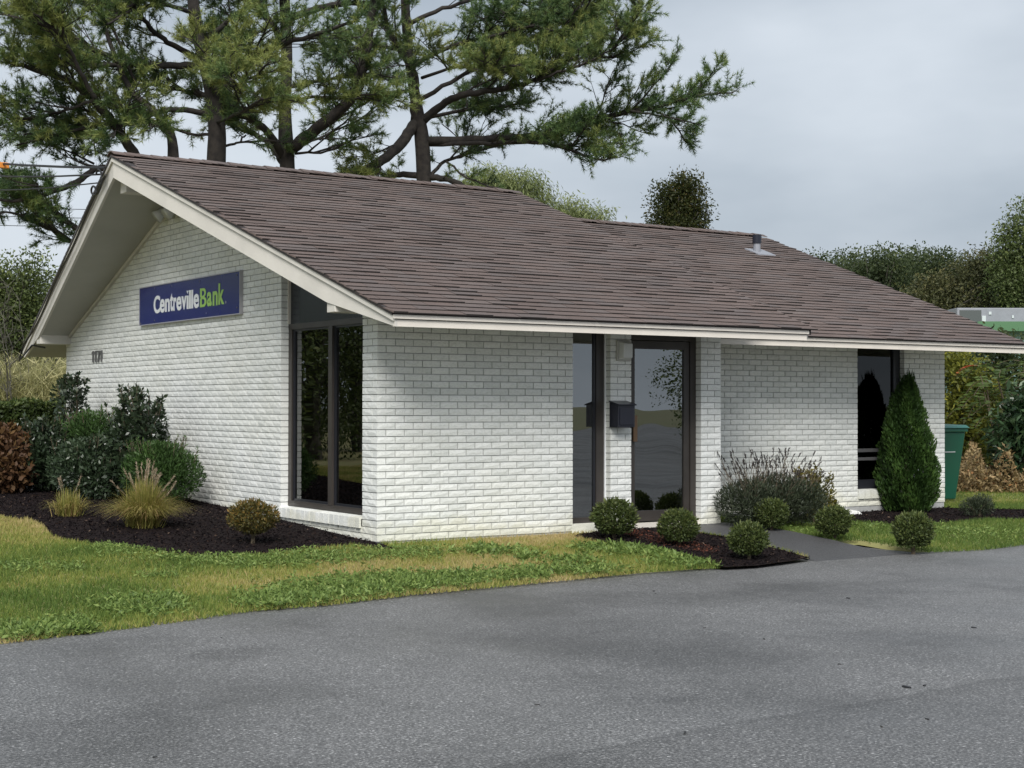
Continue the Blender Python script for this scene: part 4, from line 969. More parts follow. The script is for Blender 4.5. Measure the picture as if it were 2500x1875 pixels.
# ---- fountain grass
def fountain(name, label, p, r, h, n, plumes, lean=(0, 0)):
    p = np.array([p[0], p[1], float(zg(p[0], p[1]))+.02]); root = thing(name, label, 'ornamental grass', p)
    w = rng.uniform(0, 2*np.pi, n); out_ = rng.uniform(.04, 1.15, n); L_ = rng.uniform(.65, 1.1, n)*h
    dirx = np.cos(w)*out_+lean[0]; diry = np.sin(w)*out_+lean[1]; b0 = np.column_stack([rng.normal(0, .05, n), rng.normal(0, .05, n), np.full(n, -.02)])
    segs = 5; V = np.zeros((n, segs+1, 2, 3)); side = unit(np.column_stack([-np.sin(w), np.cos(w), np.zeros(n)]))
    for i in range(segs+1):
        t = i/segs; q = b0+np.column_stack([dirx*L_*t*1.05*r/h, diry*L_*t*1.05*r/h, L_*(t*1.15-.55*t*t*(.5+out_))])
        q[:, 2] = np.maximum(q[:, 2], -.02); wd = .0042*(1-t*.92)
        V[:, i, 0] = q+side*wd; V[:, i, 1] = q-side*wd
    idx = np.arange(n*(segs+1)*2).reshape(n, segs+1, 2); Fs = np.stack([idx[:, :-1, 0], idx[:, :-1, 1], idx[:, 1:, 1], idx[:, 1:, 0]], -1).reshape(-1, 4)
    t = np.repeat(np.clip(rng.normal(.42, .22, n)+.25*(out_-.5), 0, 1), segs)
    np_mesh('blades', V.reshape(-1, 3)+p, Fs, LM_['fount'], root, t)
    pm = MB()
    for k in range(plumes):
        w = rng.uniform(0, 6.28); o_ = rng.uniform(.2, 1.0); d = np.array([math.cos(w)*o_*r+lean[0]*.3, math.sin(w)*o_*r+lean[1]*.3, 0]); top = h*rng.uniform(.8, 1.05)*(1.05-.45*o_); d = d*.55
        c = p+d+[0, 0, top]; pm.tube([p, p+d*.5+[0, 0, top*.7], c], [.003, .0025, .002], 4)
        dd = unit(d+np.array([0, 0, .25+.2*rng.random()])); nn = 46; tt = rng.random((nn, 1)); Q = c+dd*tt*.12
        V2, F2 = spikes(Q, rvec(nn)*.8+dd*1.0, .03, .004); np_mesh('plume', V2, F2, LM_['plume'], root, rng.random(nn))
    pm.build('stalks', LM_['plume'], root)
    return root
fountain('fountain_grass', 'golden clump of fountain grass with feathery plumes in the mulch', gnd(352, 1290), 0.50, .60, 3000, 26, (.0, .0))
fountain('fountain_grass', 'small tan grass clump half hidden under the grey-green shrub', gnd(168, 1262), .3, .38, 700, 3)

# ---- wing shrubs
b = gnd(1880, 1292)
sg = shrub('lavender_shrub', 'wide lavender with dark dried flower stalks by the wing wall', 'shrub', (b[0]+.22, b[1]+.25), [((-.35, -.05, .26), (.42, .34, .27)), ((.08, 0, .30), (.45, .36, .29)), ((.45, 0, .25), (.36, .32, .26))], 14000, LM_['sage'], .055, .2, .7, .35)
base = np.array(sg.location); nS = 150; stalks = MB(); heads = []
for k in range(nS):
    w = rng.uniform(-.9, 1.1); x0 = rng.uniform(-.5, .5); s0 = base+[x0, rng.uniform(-.2, .2), .35]; ln = rng.uniform(.18, .5); d = unit(np.array([w*.8+x0*.7, rng.uniform(-.3, .3), 1.0]))
    s1 = s0+d*ln; stalks.tube([s0, s1], [.0028, .0022], 3, cap=False); nn = 10; heads.append((s1-d*.0+d*np.linspace(0, .055, nn)[:, None], d+rvec(nn)*.5))
stalks.build('stalks', 'stem', sg)
Q = np.vstack([h[0] for h in heads]); D = np.vstack([h[1] for h in heads]); V, Fs = leaves(Q, D, .026, .5); np_mesh('flower_spikes', V, Fs, LM_['spike'], sg, rng.random(len(Q)))
b = gnd(2030, 1283)
shrub('gold_shrub', 'yellow-leaved shrub at the lavender\'s side against the wing wall', 'shrub', (b[0]-.05, b[1]+.25), [((0, 0, .34), (.28, .25, .28)), ((-.12, 0, .45), (.16, .18, .22)), ((.18, 0, .16), (.2, .2, .16))], 2600, LM_['gold'], .045, .5, .3, .35, sprig=16)
# conical arborvitae
b = gnd(2222, 1252); bz = np.array([b[0], b[1]+.05, float(zg(b[0], b[1]))]); DD = depth(bz)
root = thing('arborvitae', 'tall cone-shaped green arborvitae in front of the wing window', 'shrub', bz)
n = 26000; t = rng.random(n)**1.0; prof = np.interp(t, [0, .08, .25, .45, .6, .75, .87, .95, 1], [.26, .34, .395, .35, .29, .22, .155, .085, .02]); w = rng.uniform(0, 6.28, n)
rib = 1+.09*np.sin(w*5+t*9)+.08*np.sin(w*9-t*23)+.06*np.sin(w*3+t*31)+.05*np.sin(w*2+1)
rr = prof*rib*(rng.random(n)**.22); H = (1252-925)*DD/F_PX
P = np.column_stack([rr*np.cos(w)+.03*np.sin(t*7), rr*np.sin(w), t*H+.02]); D = np.column_stack([np.cos(w)*.55, np.sin(w)*.55, np.full(n, 1.0)])+rvec(n)*.45
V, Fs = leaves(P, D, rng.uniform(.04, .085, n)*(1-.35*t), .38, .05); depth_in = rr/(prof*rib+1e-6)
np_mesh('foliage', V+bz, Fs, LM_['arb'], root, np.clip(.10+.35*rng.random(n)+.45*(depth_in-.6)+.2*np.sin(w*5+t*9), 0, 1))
nn = 60; tt = rng.uniform(.93, 1.0, nn); Q = np.column_stack([rng.normal(0, .05, nn), rng.normal(0, .04, nn), tt*H]); V, Fs = leaves(Q, rvec(nn)*.25+[0, 0, 1.0], rng.uniform(.08, .18, nn), .12)
np_mesh('leader', V+bz, Fs, LM_['arb'], root, rng.random(nn)*.6); MB().tube([bz+[0, 0, -.06], bz+[0, 0, H*.8]], [.04, .01], 7).build('trunk', 'stem', root)
b = gnd(2385, 1262)
shrub('grey_shrub', 'small grey-green shrub in the mulch past the arborvitae', 'shrub', (b[0], b[1]), [((0, 0, .12), (.26, .2, .13)), ((.08, 0, .16), (.18, .16, .12))], 2600, LM_['sage'], .04, .22, .8, .4)
# splash block
p = gnd(2078, 1259); mb = MB(); q = np.array([p[0], p[1]+.1, p[2]])
mb.prism([q+[-.22, -.10, .0], q+[.22, -.12, .0], q+[.24, .13, .0], q+[-.2, .12, .0]], [q+[-.2, -.06, .10], q+[.16, -.10, .05], q+[.2, .10, .06], q+[-.18, .10, .12]])
tag(mb.build('splash_block', 'stone', bevel=.02), 'white splash block at the foot of the wing wall', 'splash block')

# ---- wheeled bin behind the wing corner
b = on(2283, 1100, 1, 2.35); bx0, by0, bz0 = b[0], b[1], float(zg(b[0], b[1]))
bin_ = thing('wheelie_bin', 'green wheeled rubbish bin standing at the wing\'s far corner', 'bin', (bx0, by0, bz0))
q = np.array([bx0, by0, bz0]); Hb = (1231-1046)*depth(q)/F_PX
lo_ = [q+[-.19, -.25, .03], q+[.16, -.25, .03], q+[.16, .25, .03], q+[-.19, .25, .03]]; hi_ = [q+[-.27, -.34, Hb-.1], q+[.27, -.34, Hb-.1], q+[.27, .34, Hb-.1], q+[-.27, .34, Hb-.1]]
MB().prism(lo_, hi_).build('body', 'bin_green', bin_, bevel=.02)
MB().box(q[0]-.29, q[0]+.29, q[1]-.37, q[1]+.37, q[2]+Hb-.1, q[2]+Hb-.045).build('rim', 'bin_green', bin_, bevel=.01)
mb = MB(); mb.prism([q+[-.31, -.40, Hb-.044], q+[.31, -.40, Hb-.044], q+[.31, .38, Hb-.044], q+[-.31, .38, Hb-.044]], [q+[-.27, -.35, Hb], q+[.27, -.35, Hb], q+[.27, .34, Hb+.02], q+[-.27, .34, Hb+.02]]); mb.build('lid', 'bin_lid', bin_, bevel=.012)
MB().box(q[0]-.16, q[0]+.06, q[1]-.325, q[1]-.30, q[2]+.72, q[2]+.735).build('label_stripe', 'decal', bin_)
MB().tube([q+[-.3, .42, Hb-.06], q+[.3, .42, Hb-.06]], .016, 8).build('handle', 'bin_green', bin_)
for s in (-.20, .18):
    MB().tube([q+[s-.025, .30, .10], q+[s+.025, .30, .10]], .10, 16).build('wheel', 'tyre', bin_)

# ---- mulch chips
def chips(name, poly, n, m, zoff=.013, red=False):
    poly = np.asarray(poly)[:, :2]; lo_, hi_ = poly.min(0), poly.max(0); x = rng.uniform(lo_[0], hi_[0], n*3); y = rng.uniform(lo_[1], hi_[1], n*3); k = inside(x, y, poly)
    x, y = x[k][:n], y[k][:n]; n = len(x); P = np.column_stack([x, y, zg(x, y)+zoff+rng.uniform(0, .015, n)]); D = rvec(n); D[:, 2] *= .35
    V, Fs = leaves(P, D, rng.uniform(.012, .042, n), rng.uniform(.2, .5, (n, 1)), .03); return stuff(np_mesh(name, V, Fs, m, None, rng.random(n)**1.3))
near1 = [p for p in BED1 if p[1] < 8.5]
tag(chips('mulch_chips', BED1, 40000, LM_['chip']), 'dark shredded mulch around the gable shrubs', 'mulch')
tag(chips('mulch_chips', BED2, 5500, LM_['chip']), 'dark mulch around the boxwood balls by the door', 'mulch')
rp = [gnd(u, v)[:2] for u, v in [(1500, 1305), (1560, 1296), (1660, 1318), (1760, 1345), (1740, 1360), (1620, 1335)]]
tag(chips('mulch_chips', rp, 1400, LM_['chipred'], .02), 'reddish mulch patch between boxwood ball and walk', 'mulch')
tag(chips('mulch_chips', bed3, 6000, LM_['chip']), 'dark mulch strip along the wing wall', 'mulch')

# ---- lawn blades and weeds
allbeds = [BED1, BED2, np.asarray(bed3), np.asarray(walk)]
def free(x, y):
    k = (y > edge(x)+.0) & ~((x > -.02) & (x < LM) & (y > -.01) & (y < DM)) & ~((x > LM-.1) & (x < WX) & (y > WY-.02) & (y < DM))
    for b_ in allbeds: k &= ~inside(x, y, b_)
    return k
def lawn_blades(name, label, x0, x1, y0, y1, dens, hgt, dry):
    n = int((x1-x0)*(y1-y0)*dens); x = rng.uniform(x0, x1, n); y = rng.uniform(y0, y1, n); k = free(x, y); x, y = x[k], y[k]; n = len(x)
    d = vnoise(x, y, .55, 1)*.5+vnoise(x, y, 1.4, 2)*.32+vnoise(x, y, 4.0, 3)*.18
    d = np.clip((d-.5)*1.7+dry, 0, 1)
    tint = np.clip(d+rng.normal(0, .17, n), 0, 1); P = np.column_stack([x, y, zg(x, y)-.004]); D = rng.normal(0, .5, (n, 3)); D[:, 2] = 1
    V, Fs = spikes(P, D, rng.uniform(.45, 1.35, n)*hgt*(1.1-.35*d), rng.uniform(.006, .011, n))
    return tag(stuff(np_mesh(name, V, Fs, LM_['grass'], None, tint)), label, 'grass')
lawn_blades('grass', 'patchy green and tan lawn in front of the gable and entrance wall', -6.5, 3.9, -4.2, 4.5, 5600, .052, .57)
lawn_blades('grass', 'strip of lawn running back past the mulch bed of the gable', -7.5, -.5, 4.5, 11, 2600, .055, .50)
lawn_blades('grass', 'greener lawn right of the walk below the wing', 4.6, 12.5, -2.4, 1.6, 3600, .045, .18)
lawn_blades('grass', 'lawn behind the rubbish bin', 9.4, 17.5, 1.2, 6.5, 1500, .05, .36)
def weeds(name, label, blobs, dens, size):
    Ps = []
    for u, v, ru, rv in blobs:
        n = int(dens*ru*rv/1000); uu = u+rng.normal(0, .5, n)*ru; vv = v+rng.normal(0, .5, n)*rv
        c = gnd(u, v); e1 = gnd(u+10, v)-c; e2 = gnd(u, v+5)-c
        q = c+np.outer((uu-u)/10, e1)+np.outer((vv-v)/5, e2); Ps.append(q)
    P = np.vstack(Ps); k = free(P[:, 0], P[:, 1]-.0); P = P[k]; reps = 8; n = len(P)*reps
    P = np.repeat(P, reps, 0)+np.column_stack([rng.normal(0, .022, n), rng.normal(0, .022, n), np.zeros(n)]); P[:, 2] = zg(P[:, 0], P[:, 1])+rng.uniform(.0, .05, n)
    D = rng.normal(0, .9, (n, 3)); D[:, 2] = np.abs(rng.normal(.45, .35, n)); V, Fs = leaves(P, D, rng.uniform(.6, 1.3, n)*size, rng.uniform(.25, .42, (n, 1)), .1)
    return tag(stuff(np_mesh(name, V, Fs, LM_['weed'], None, np.clip(rng.normal(.5, .22, n), 0, 1))), label, 'weeds')
weeds('weed_cover', 'bright green broad-leaved weeds along the asphalt edge', [(60, 1550, 110, 18), (170, 1532, 60, 20), (200, 1545, 40, 9), (330, 1487, 100, 20), (390, 1478, 60, 16), (640, 1475, 70, 14), (720, 1462, 110, 22), (830, 1448, 120, 28), (960, 1432, 110, 28), (1060, 1425, 110, 18), (1150, 1415, 90, 14), (1300, 1405, 110, 16), (1440, 1395, 90, 12)], 150, .044)
weeds('weed_cover', 'weeds growing along the front of the dark mulch bed', [(270, 1345, 60, 12), (320, 1352, 70, 14), (430, 1368, 100, 12), (560, 1378, 150, 16), (700, 1372, 150, 18), (830, 1362, 150, 18), (980, 1352, 120, 16), (60, 1390, 80, 12), (170, 1395, 50, 8), (390, 1412, 60, 8)], 90, .036)
weeds('weed_cover', 'rank light green weeds beside the pointed mulch bed', [(1660, 1370, 70, 17), (1620, 1352, 90, 14), (1560, 1345, 100, 14), (1720, 1380, 50, 10), (1480, 1345, 80, 12), (1200, 1350, 90, 12), (1400, 1372, 70, 10), (1290, 1365, 40, 8)], 105, .055)
weeds('weed_cover', 'weedy green patch beside the walk below the wing', [(1990, 1300, 60, 8), (2120, 1290, 70, 10), (2400, 1305, 130, 18), (2300, 1295, 80, 12)], 70, .038)
# bits of bark on the asphalt
chip_me = []
for k in range(4):
    mb = MB(); mb.prism([(-.03, -.008, 0), (.03, -.010, 0), (.034, .008, 0), (-.026, .010, 0)], [(-.026, -.006, .010), (.028, -.007, .014), (.03, .006, .012), (-.022, .008, .008)])
    me = bpy.data.meshes.new('bark_chip'); me.from_pydata(mb.v, [], mb.f); me.update(); me.materials.append(M['cable']); chip_me.append(me)
for u, v, s in [(2214, 1679, 1.1), (2257, 1674, .7), (2378, 1533, .8), (2071, 1461, .8), (1311, 1721, .6), (1866, 1561, .7), (1672, 1791, .8), (2152, 1774, .6), (2263, 1756, .6), (2050, 1622, .5), (1597, 1443, .6), (1720, 1533, .5), (1600, 1450, .5), (540, 1557, .4), (379, 1849, .5)]:
    p = on(u, v, 2, -.199); o = bpy.data.objects.new('bark_chip', random.choice(chip_me)); COL.objects.link(o); o.location = p; s *= .75; o.scale = (s, s, s); o.rotation_euler.z = random.uniform(0, 6)
    tag(o, 'small dark bark chip lying on the asphalt', 'bark chip', 'bark chips on the asphalt')
# ================================================================== PINES BEHIND THE HOUSE
def pine(name, label, base_px, D0, trunk, limbs, seed, twig_step=.115, upper=6):
    r = np.random.default_rng(seed); base = W(base_px, 989, D0); base[2] = float(zg(base[0], base[1]))-.1
    root = thing(name, label, 'tree', base); wood = MB(); NP = []; ND = []; NT = []; twigs = MB()
    def path(px, s0, s1):
        px = np.array(px, float); t = np.linspace(0, 1, len(px)); return np.array([W(u, v, D0+s0+(s1-s0)*tt) for (u, v), tt in zip(px[:, :2], t)]), px[:, 2]*.43*D0/F_PX
    def dense(P, R, k=4):
        t = np.linspace(0, len(P)-1, (len(P)-1)*k+1); i = np.arange(len(P))
        Q = np.column_stack([np.interp(t, i, P[:, a]) for a in range(3)]); 
        if len(Q) > 6:
            for _ in range(3): Q[1:-1] = .25*Q[:-2]+.5*Q[1:-1]+.25*Q[2:]
        return Q, np.interp(t, i, R)
    TP, TR = path([(base_px, 1040, trunk[0][2]*1.25)]+trunk, 0, 0); TP[0] = base; TQ, Tr = dense(TP, TR); wood.tube(TQ, Tr, 10)
    def foliage(Q, R, dens=1.0, start=.25, green=.5, tw=1.0):
        seg = np.linalg.norm(np.diff(Q, axis=0), axis=1); cum = np.concatenate([[0], np.cumsum(seg)]); Lg = cum[-1]; s = Lg*start
        while s < Lg:
            i = min(np.searchsorted(cum, s), len(Q)-1); p = np.array([np.interp(s, cum, Q[:, a]) for a in range(3)]); tan = unit(Q[i]-Q[i-1])
            tt = s/Lg; w = r.uniform(0, 6.28); sidev = unit(np.cross(tan, [0, 0, 1.0])); lat = sidev*math.cos(w)+np.array([0, 0, 1.0])*(.28*math.sin(w)+.16)
            ln = r.uniform(.35, 1.0)*(1.15-.75*tt)*tw; d = unit(tan*r.uniform(.25, .9)+lat*.9)
            a0 = p; a1 = p+d*ln*.55; a2 = a1+unit(d+[0, 0, r.uniform(-.25, .45)])*ln*.5
            twigs.tube([a0, a1, a2], [.012, .008, .004], 3, cap=False)
            ps = p[2] ; shade = green+.12+r.normal(0, .15)
            for b_ in range(r.integers(3, 6)):
                f = r.uniform(.35, 1.0); c = a0+(a1-a0)*min(1, f*2) if f < .5 else a1+(a2-a1)*(f-.5)*2
                dd = unit(d+rvec_r(r)*.85+[0, 0, .2]); l2 = r.uniform(.12, .34); e_ = c+dd*l2; twigs.tube([c, e_], [.005, .003], 3, cap=False)
                for q in range(4):
                    cc = c+dd*l2*(.25+.25*q); nn = 15
                    NP.append(np.repeat(cc[None], nn, 0)); ND.append(dd*.75+r.normal(size=(nn, 3))*.55); NT.append(np.clip(shade+r.normal(0, .1, nn)+.06*q, 0, 1))
            s += twig_step/dens*r.uniform(.6, 1.4)
    for lm in limbs:
        P, R = path(lm['p'], lm.get('s0', 0), lm.get('s', 0)); Q, Rq = dense(P, R, 5)
        Q[1:-1] += r.normal(0, .010, Q[1:-1].shape); wood.tube(Q, np.maximum(Rq, .008), 7)
        if lm.get('f', 1) > 0: foliage(Q, Rq, lm.get('f', 1.0), lm.get('b', .25), lm.get('g', .45), lm.get('w', 1.0))
        # secondary boughs leaving the limb
        for k in range(lm.get('n', 3)):
            i = r.integers(len(Q)//4, max(len(Q)//4+1, int(len(Q)*.78))); tan = unit(Q[i]-Q[i-1]); sidev = unit(np.cross(tan, [0, 0, 1.0]))*(1 if r.random() < .5 else -1)
            d = unit(tan*.8+sidev*r.uniform(.4, 1.0)+[0, 0, r.uniform(-.1, .4)]); ln = r.uniform(.7, 1.7)*(1.2-.6*i/len(Q)); pts = [Q[i]]
            for j in range(4): d = unit(d+r.normal(0, .16, 3)+[0, 0, .05]); pts.append(pts[-1]+d*ln/4)
            pts = np.array(pts); rr = np.linspace(.022, .006, 5); wood.tube(pts, rr, 5); foliage(pts, rr, lm.get('f', 1.0)*.9, .15, lm.get('g', .45), .75)
    top = TQ[-1]                                                  # crown above the picture
    for k in range(upper):
        z = r.uniform(.35, 1); p = TQ[int((len(TQ)-1)*(.62+.38*z))]; w = k*2.4+r.uniform(0, .8); d = np.array([math.cos(w), math.sin(w), r.uniform(.05, .5)]); ln = r.uniform(2, 4)*(1.2-.6*z)
        pts = np.array([p+unit(d)*ln*t+[0, 0, .3*t*t] for t in np.linspace(0, 1, 6)]); wood.tube(pts, np.linspace(.05, .01, 6), 6); foliage(pts, None, .7, .2, .45)
    wood.build('trunk', 'bark', root, smooth=True); twigs.build('twigs', 'bark', root)
    P = np.vstack(NP); D = np.vstack(ND); T = np.concatenate(NT); V, Fs = spikes(P, D, r.uniform(.085, .14, len(P)), .0105); print('needles', len(P))
    np_mesh('crown', V, Fs, LM_['pine'], root, T)
    return root
def rvec_r(r): v = r.normal(size=3); return v/np.linalg.norm(v)

pine('pine_tree', 'tall pine with straight trunk forking into one thick curved limb', 704, 29.5,
     [(704, 420, 44), (697, 345, 44), (695, 250, 34), (701, 150, 34), (697, 50, 32), (690, -100, 30), (690, -350, 24), (690, -700, 8)],
     [dict(p=[(712, 362, 36), (768, 316, 34), (838, 266, 32), (878, 212, 30), (890, 140, 28), (905, 60, 24), (916, -20, 20), (930, -140, 12)], s=-1.0, n=5, b=.45, f=.6),
      dict(p=[(690, 385, 26), (668, 335, 22), (600, 275, 18), (545, 250, 14), (470, 215, 9)], s=-1.5, n=3),
      dict(p=[(692, 400, 20), (660, 352, 18), (610, 318, 14), (560, 290, 9), (520, 300, 6)], s=1.5, n=3),
      dict(p=[(693, 115, 20), (650, 30, 18), (600, -5, 14), (540, -10, 9)], s=-1.2, n=3, g=.5),
      dict(p=[(700, 50, 22), (780, 18, 20), (860, 5, 16), (930, 12, 9)], s=1.0, n=4),
      dict(p=[(705, 212, 12), (790, 196, 10), (870, 184, 7), (940, 190, 5)], s=.8, n=3),
      dict(p=[(703, 250, 12), (760, 235, 9), (840, 240, 7), (900, 230, 5)], s=-1.6, n=3, g=.6),
      dict(p=[(695, 270, 12), (640, 250, 10), (580, 180, 8), (540, 170, 6)], s=-2.2, n=3, g=.62),
      dict(p=[(697, 150, 13), (620, 130, 10), (560, 120, 8), (500, 90, 6)], s=1.4, n=3),
      dict(p=[(712, 368, 9), (790, 330, 7), (870, 300, 6), (930, 250, 4)], s=2.0, n=2, f=.5),
      dict(p=[(720, 375, 8), (800, 372, 6), (880, 330, 4)], s=-.5, n=2, f=.35)], 3)
pine('pine_tree', 'thick-trunked pine leaning left behind the roof peak', 528, 28.0,
     [(526, 400, 56), (532, 320, 50), (520, 235, 42), (503, 160, 40), (482, 80, 36), (465, -40, 30), (450, -300, 20), (445, -620, 7)],
     [dict(p=[(500, 160, 22), (420, 160, 20), (320, 156, 16), (240, 162, 11), (150, 150, 6)], s=-1.6, n=4),
      dict(p=[(498, 165, 18), (600, 140, 17), (700, 106, 14), (800, 75, 11), (870, 50, 7)], s=-1.4, n=4),
      dict(p=[(480, 140, 18), (420, 110, 16), (370, 75, 14), (340, 30, 12), (290, -20, 8)], s=-1.0, n=4),
      dict(p=[(520, 280, 18), (430, 265, 16), (350, 280, 14), (280, 298, 11), (180, 318, 8), (40, 355, 5)], s=-2.0, n=5, f=1.2),
      dict(p=[(515, 240, 13), (440, 215, 11), (370, 205, 9), (300, 215, 6)], s=1.5, n=3),
      dict(p=[(525, 300, 10), (590, 275, 8), (640, 240, 6)], s=-2.5, n=3, g=.62),
      dict(p=[(525, 330, 10), (460, 330, 8), (400, 300, 6), (340, 310, 4)], s=1.0, n=3, f=.8),
      dict(p=[(490, 100, 16), (560, 50, 13), (600, 20, 10), (640, -20, 8)], s=1.2, n=4),
      dict(p=[(470, 30, 14), (400, 10, 11), (330, 20, 8), (260, 60, 6)], s=-1.8, n=4, g=.55),
      dict(p=[(510, 200, 11), (560, 215, 9), (620, 190, 7), (660, 150, 5)], s=-2.8, n=3, g=.7),
      dict(p=[(530, 360, 9), (580, 350, 7), (600, 330, 5)], s=1.0, n=1, f=.4)], 5)
pine('pine_tree', 'pine with two slanting limbs fanning left from behind the roof peak', 405, 27.0,
     [(405, 620, 46), (405, 500, 42), (425, 400, 36), (420, 320, 26), (370, 262, 20), (315, 225, 16), (250, 60, 12), (200, -150, 6)],
     [dict(p=[(400, 560, 34), (336, 385, 30), (282, 312, 27), (237, 247, 24), (170, 196, 18), (90, 172, 13), (10, 150, 8)], s=-1.6, n=6, b=.5, f=1.3, g=.6),
      dict(p=[(237, 247, 14), (200, 190, 12), (170, 120, 10), (120, 60, 8), (60, 20, 5)], s0=-1.2, s=-2.5, n=5, f=1.3, g=.65),
      dict(p=[(400, 520, 24), (300, 420, 20), (238, 405, 19), (190, 446, 17), (110, 476, 14), (40, 492, 9), (-80, 480, 5)], s=-.5, n=3, b=.4, f=.55, g=.35),
      dict(p=[(400, 640, 20), (260, 600, 18), (175, 552, 17), (120, 505, 15), (40, 455, 11), (-60, 420, 7)], s=-.3, n=3, b=.4, f=.6, g=.3),
      dict(p=[(400, 650, 18), (250, 625, 15), (168, 588, 13), (100, 545, 11), (30, 520, 7), (-60, 520, 4)], s=.8, n=4, b=.35, f=1.0, g=.35),
      dict(p=[(380, 275, 10), (330, 300, 9), (240, 320, 7), (120, 345, 5), (10, 330, 4)], s=1.0, n=4, f=.8, g=.3),
      dict(p=[(237, 240, 9), (160, 270, 8), (90, 290, 6), (0, 300, 4)], s0=-1.2, s=-.5, n=4, g=.35),
      dict(p=[(300, 160, 9), (220, 110, 8), (140, 90, 6), (40, 80, 4)], s=-.6, n=5, f=1.2, g=.5),
      dict(p=[(330, 200, 9), (260, 30, 7), (200, 0, 6), (100, -20, 4)], s=.8, n=4, f=1.1, g=.4),
      dict(p=[(230, 400, 7), (170, 370, 5), (120, 350, 3)], s=0, n=1, f=.12)], 8, upper=3)
pine('pine_tree', 'pine with one long bough stretched far out over the roof ridge', 1036, 31.0,
     [(1037, 455, 42), (1030, 330, 42), (1022, 285, 34), (1000, 160, 28), (990, 40, 26), (985, -120, 22), (985, -400, 16), (985, -700, 6)],
     [dict(p=[(1045, 345, 26), (1150, 341, 25), (1300, 334, 22), (1400, 316, 19), (1500, 278, 15), (1600, 262, 12), (1680, 240, 9), (1740, 228, 7), (1790, 226, 4)], s=-1.5, n=9, b=.32, f=1.0, g=.42),
      dict(p=[(1590, 264, 7), (1625, 284, 6), (1655, 312, 5), (1676, 350, 3)], s0=-1.2, s=-1.0, n=0, f=1.5, b=.3, g=.35, w=.42),
      dict(p=[(1540, 270, 6), (1600, 280, 5), (1650, 288, 4), (1690, 300, 3)], s0=-1.2, s=-1.6, n=0, f=1.0, g=.35, w=.6),
      dict(p=[(1050, 352, 14), (1200, 348, 12), (1320, 345, 11), (1400, 368, 8), (1460, 392, 6), (1505, 385, 3)], s=-2.0, n=6, b=.3, f=1.1, g=.36),
      dict(p=[(1032, 296, 26), (1080, 252, 22), (1120, 233, 20), (1230, 218, 16), (1310, 196, 13), (1390, 140, 10), (1480, 75, 7), (1580, 30, 4)], s=-1.2, n=9, b=.3, f=1.4, g=.55),
      dict(p=[(1310, 196, 8), (1400, 165, 7), (1480, 130, 5), (1540, 80, 4)], s0=-.9, s=-2.0, n=5, f=1.5, g=.5),
      dict(p=[(1230, 218, 9), (1330, 110, 8), (1420, 50, 6), (1500, 0, 4)], s0=-.8, s=.3, n=6, f=1.5, g=.6),
      dict(p=[(1020, 245, 14), (1120, 190, 12), (1220, 130, 10), (1310, 85, 7), (1370, 60, 4)], s=1.0, n=6, f=1.2, g=.4),
      dict(p=[(1005, 160, 14), (1100, 110, 12), (1200, 90, 10), (1300, 60, 7), (1350, 75, 4)], s=-1.0, n=6, f=1.2, g=.38),
      dict(p=[(1010, 295, 20), (1008, 235, 18), (1022, 192, 18), (985, 140, 16), (950, 80, 14), (935, 20, 12), (915, -60, 8)], s=-.8, n=4, b=.35, f=.7),
      dict(p=[(1015, 300, 32), (985, 345, 32), (945, 385, 28), (890, 415, 22), (830, 432, 14)], s=-1.5, n=3, b=.6, f=.9, g=.7),
      dict(p=[(1035, 432, 20), (985, 424, 18), (940, 432, 15), (890, 455, 8)], s=.5, n=2, f=.3),
      dict(p=[(1045, 432, 20), (1095, 436, 18), (1140, 456, 12), (1180, 480, 6)], s=-.5, n=0, f=.1),
      dict(p=[(1042, 436, 12), (1085, 392, 10), (1150, 372, 8), (1230, 352, 5)], s=1.2, n=4, f=.8, g=.3),
      dict(p=[(1090, 395, 7), (1130, 430, 6), (1180, 450, 5), (1240, 470, 3)], s=-1.0, n=0, f=.3, g=.32, w=.6),
      dict(p=[(995, 60, 14), (1080, 20, 12), (1180, -10, 9), (1290, 5, 6), (1400, 18, 4)], s=.5, n=6, f=1.1, g=.35),
      dict(p=[(1000, 130, 12), (930, 110, 10), (860, 120, 7), (800, 150, 5)], s=1.5, n=4, f=1.1, g=.45),
      dict(p=[(1010, 220, 12), (930, 230, 9), (860, 270, 7), (790, 310, 4)], s=2.0, n=3, f=.8, g=.35),
      dict(p=[(1040, 290, 12), (1120, 270, 10), (1220, 262, 8), (1290, 250, 5)], s=2.0, n=5, f=1.1, g=.33),
      dict(p=[(1030, 190, 10), (1110, 160, 8), (1190, 170, 6), (1260, 160, 4)], s=-2.2, n=5, f=1.2, g=.6)], 13, upper=4)

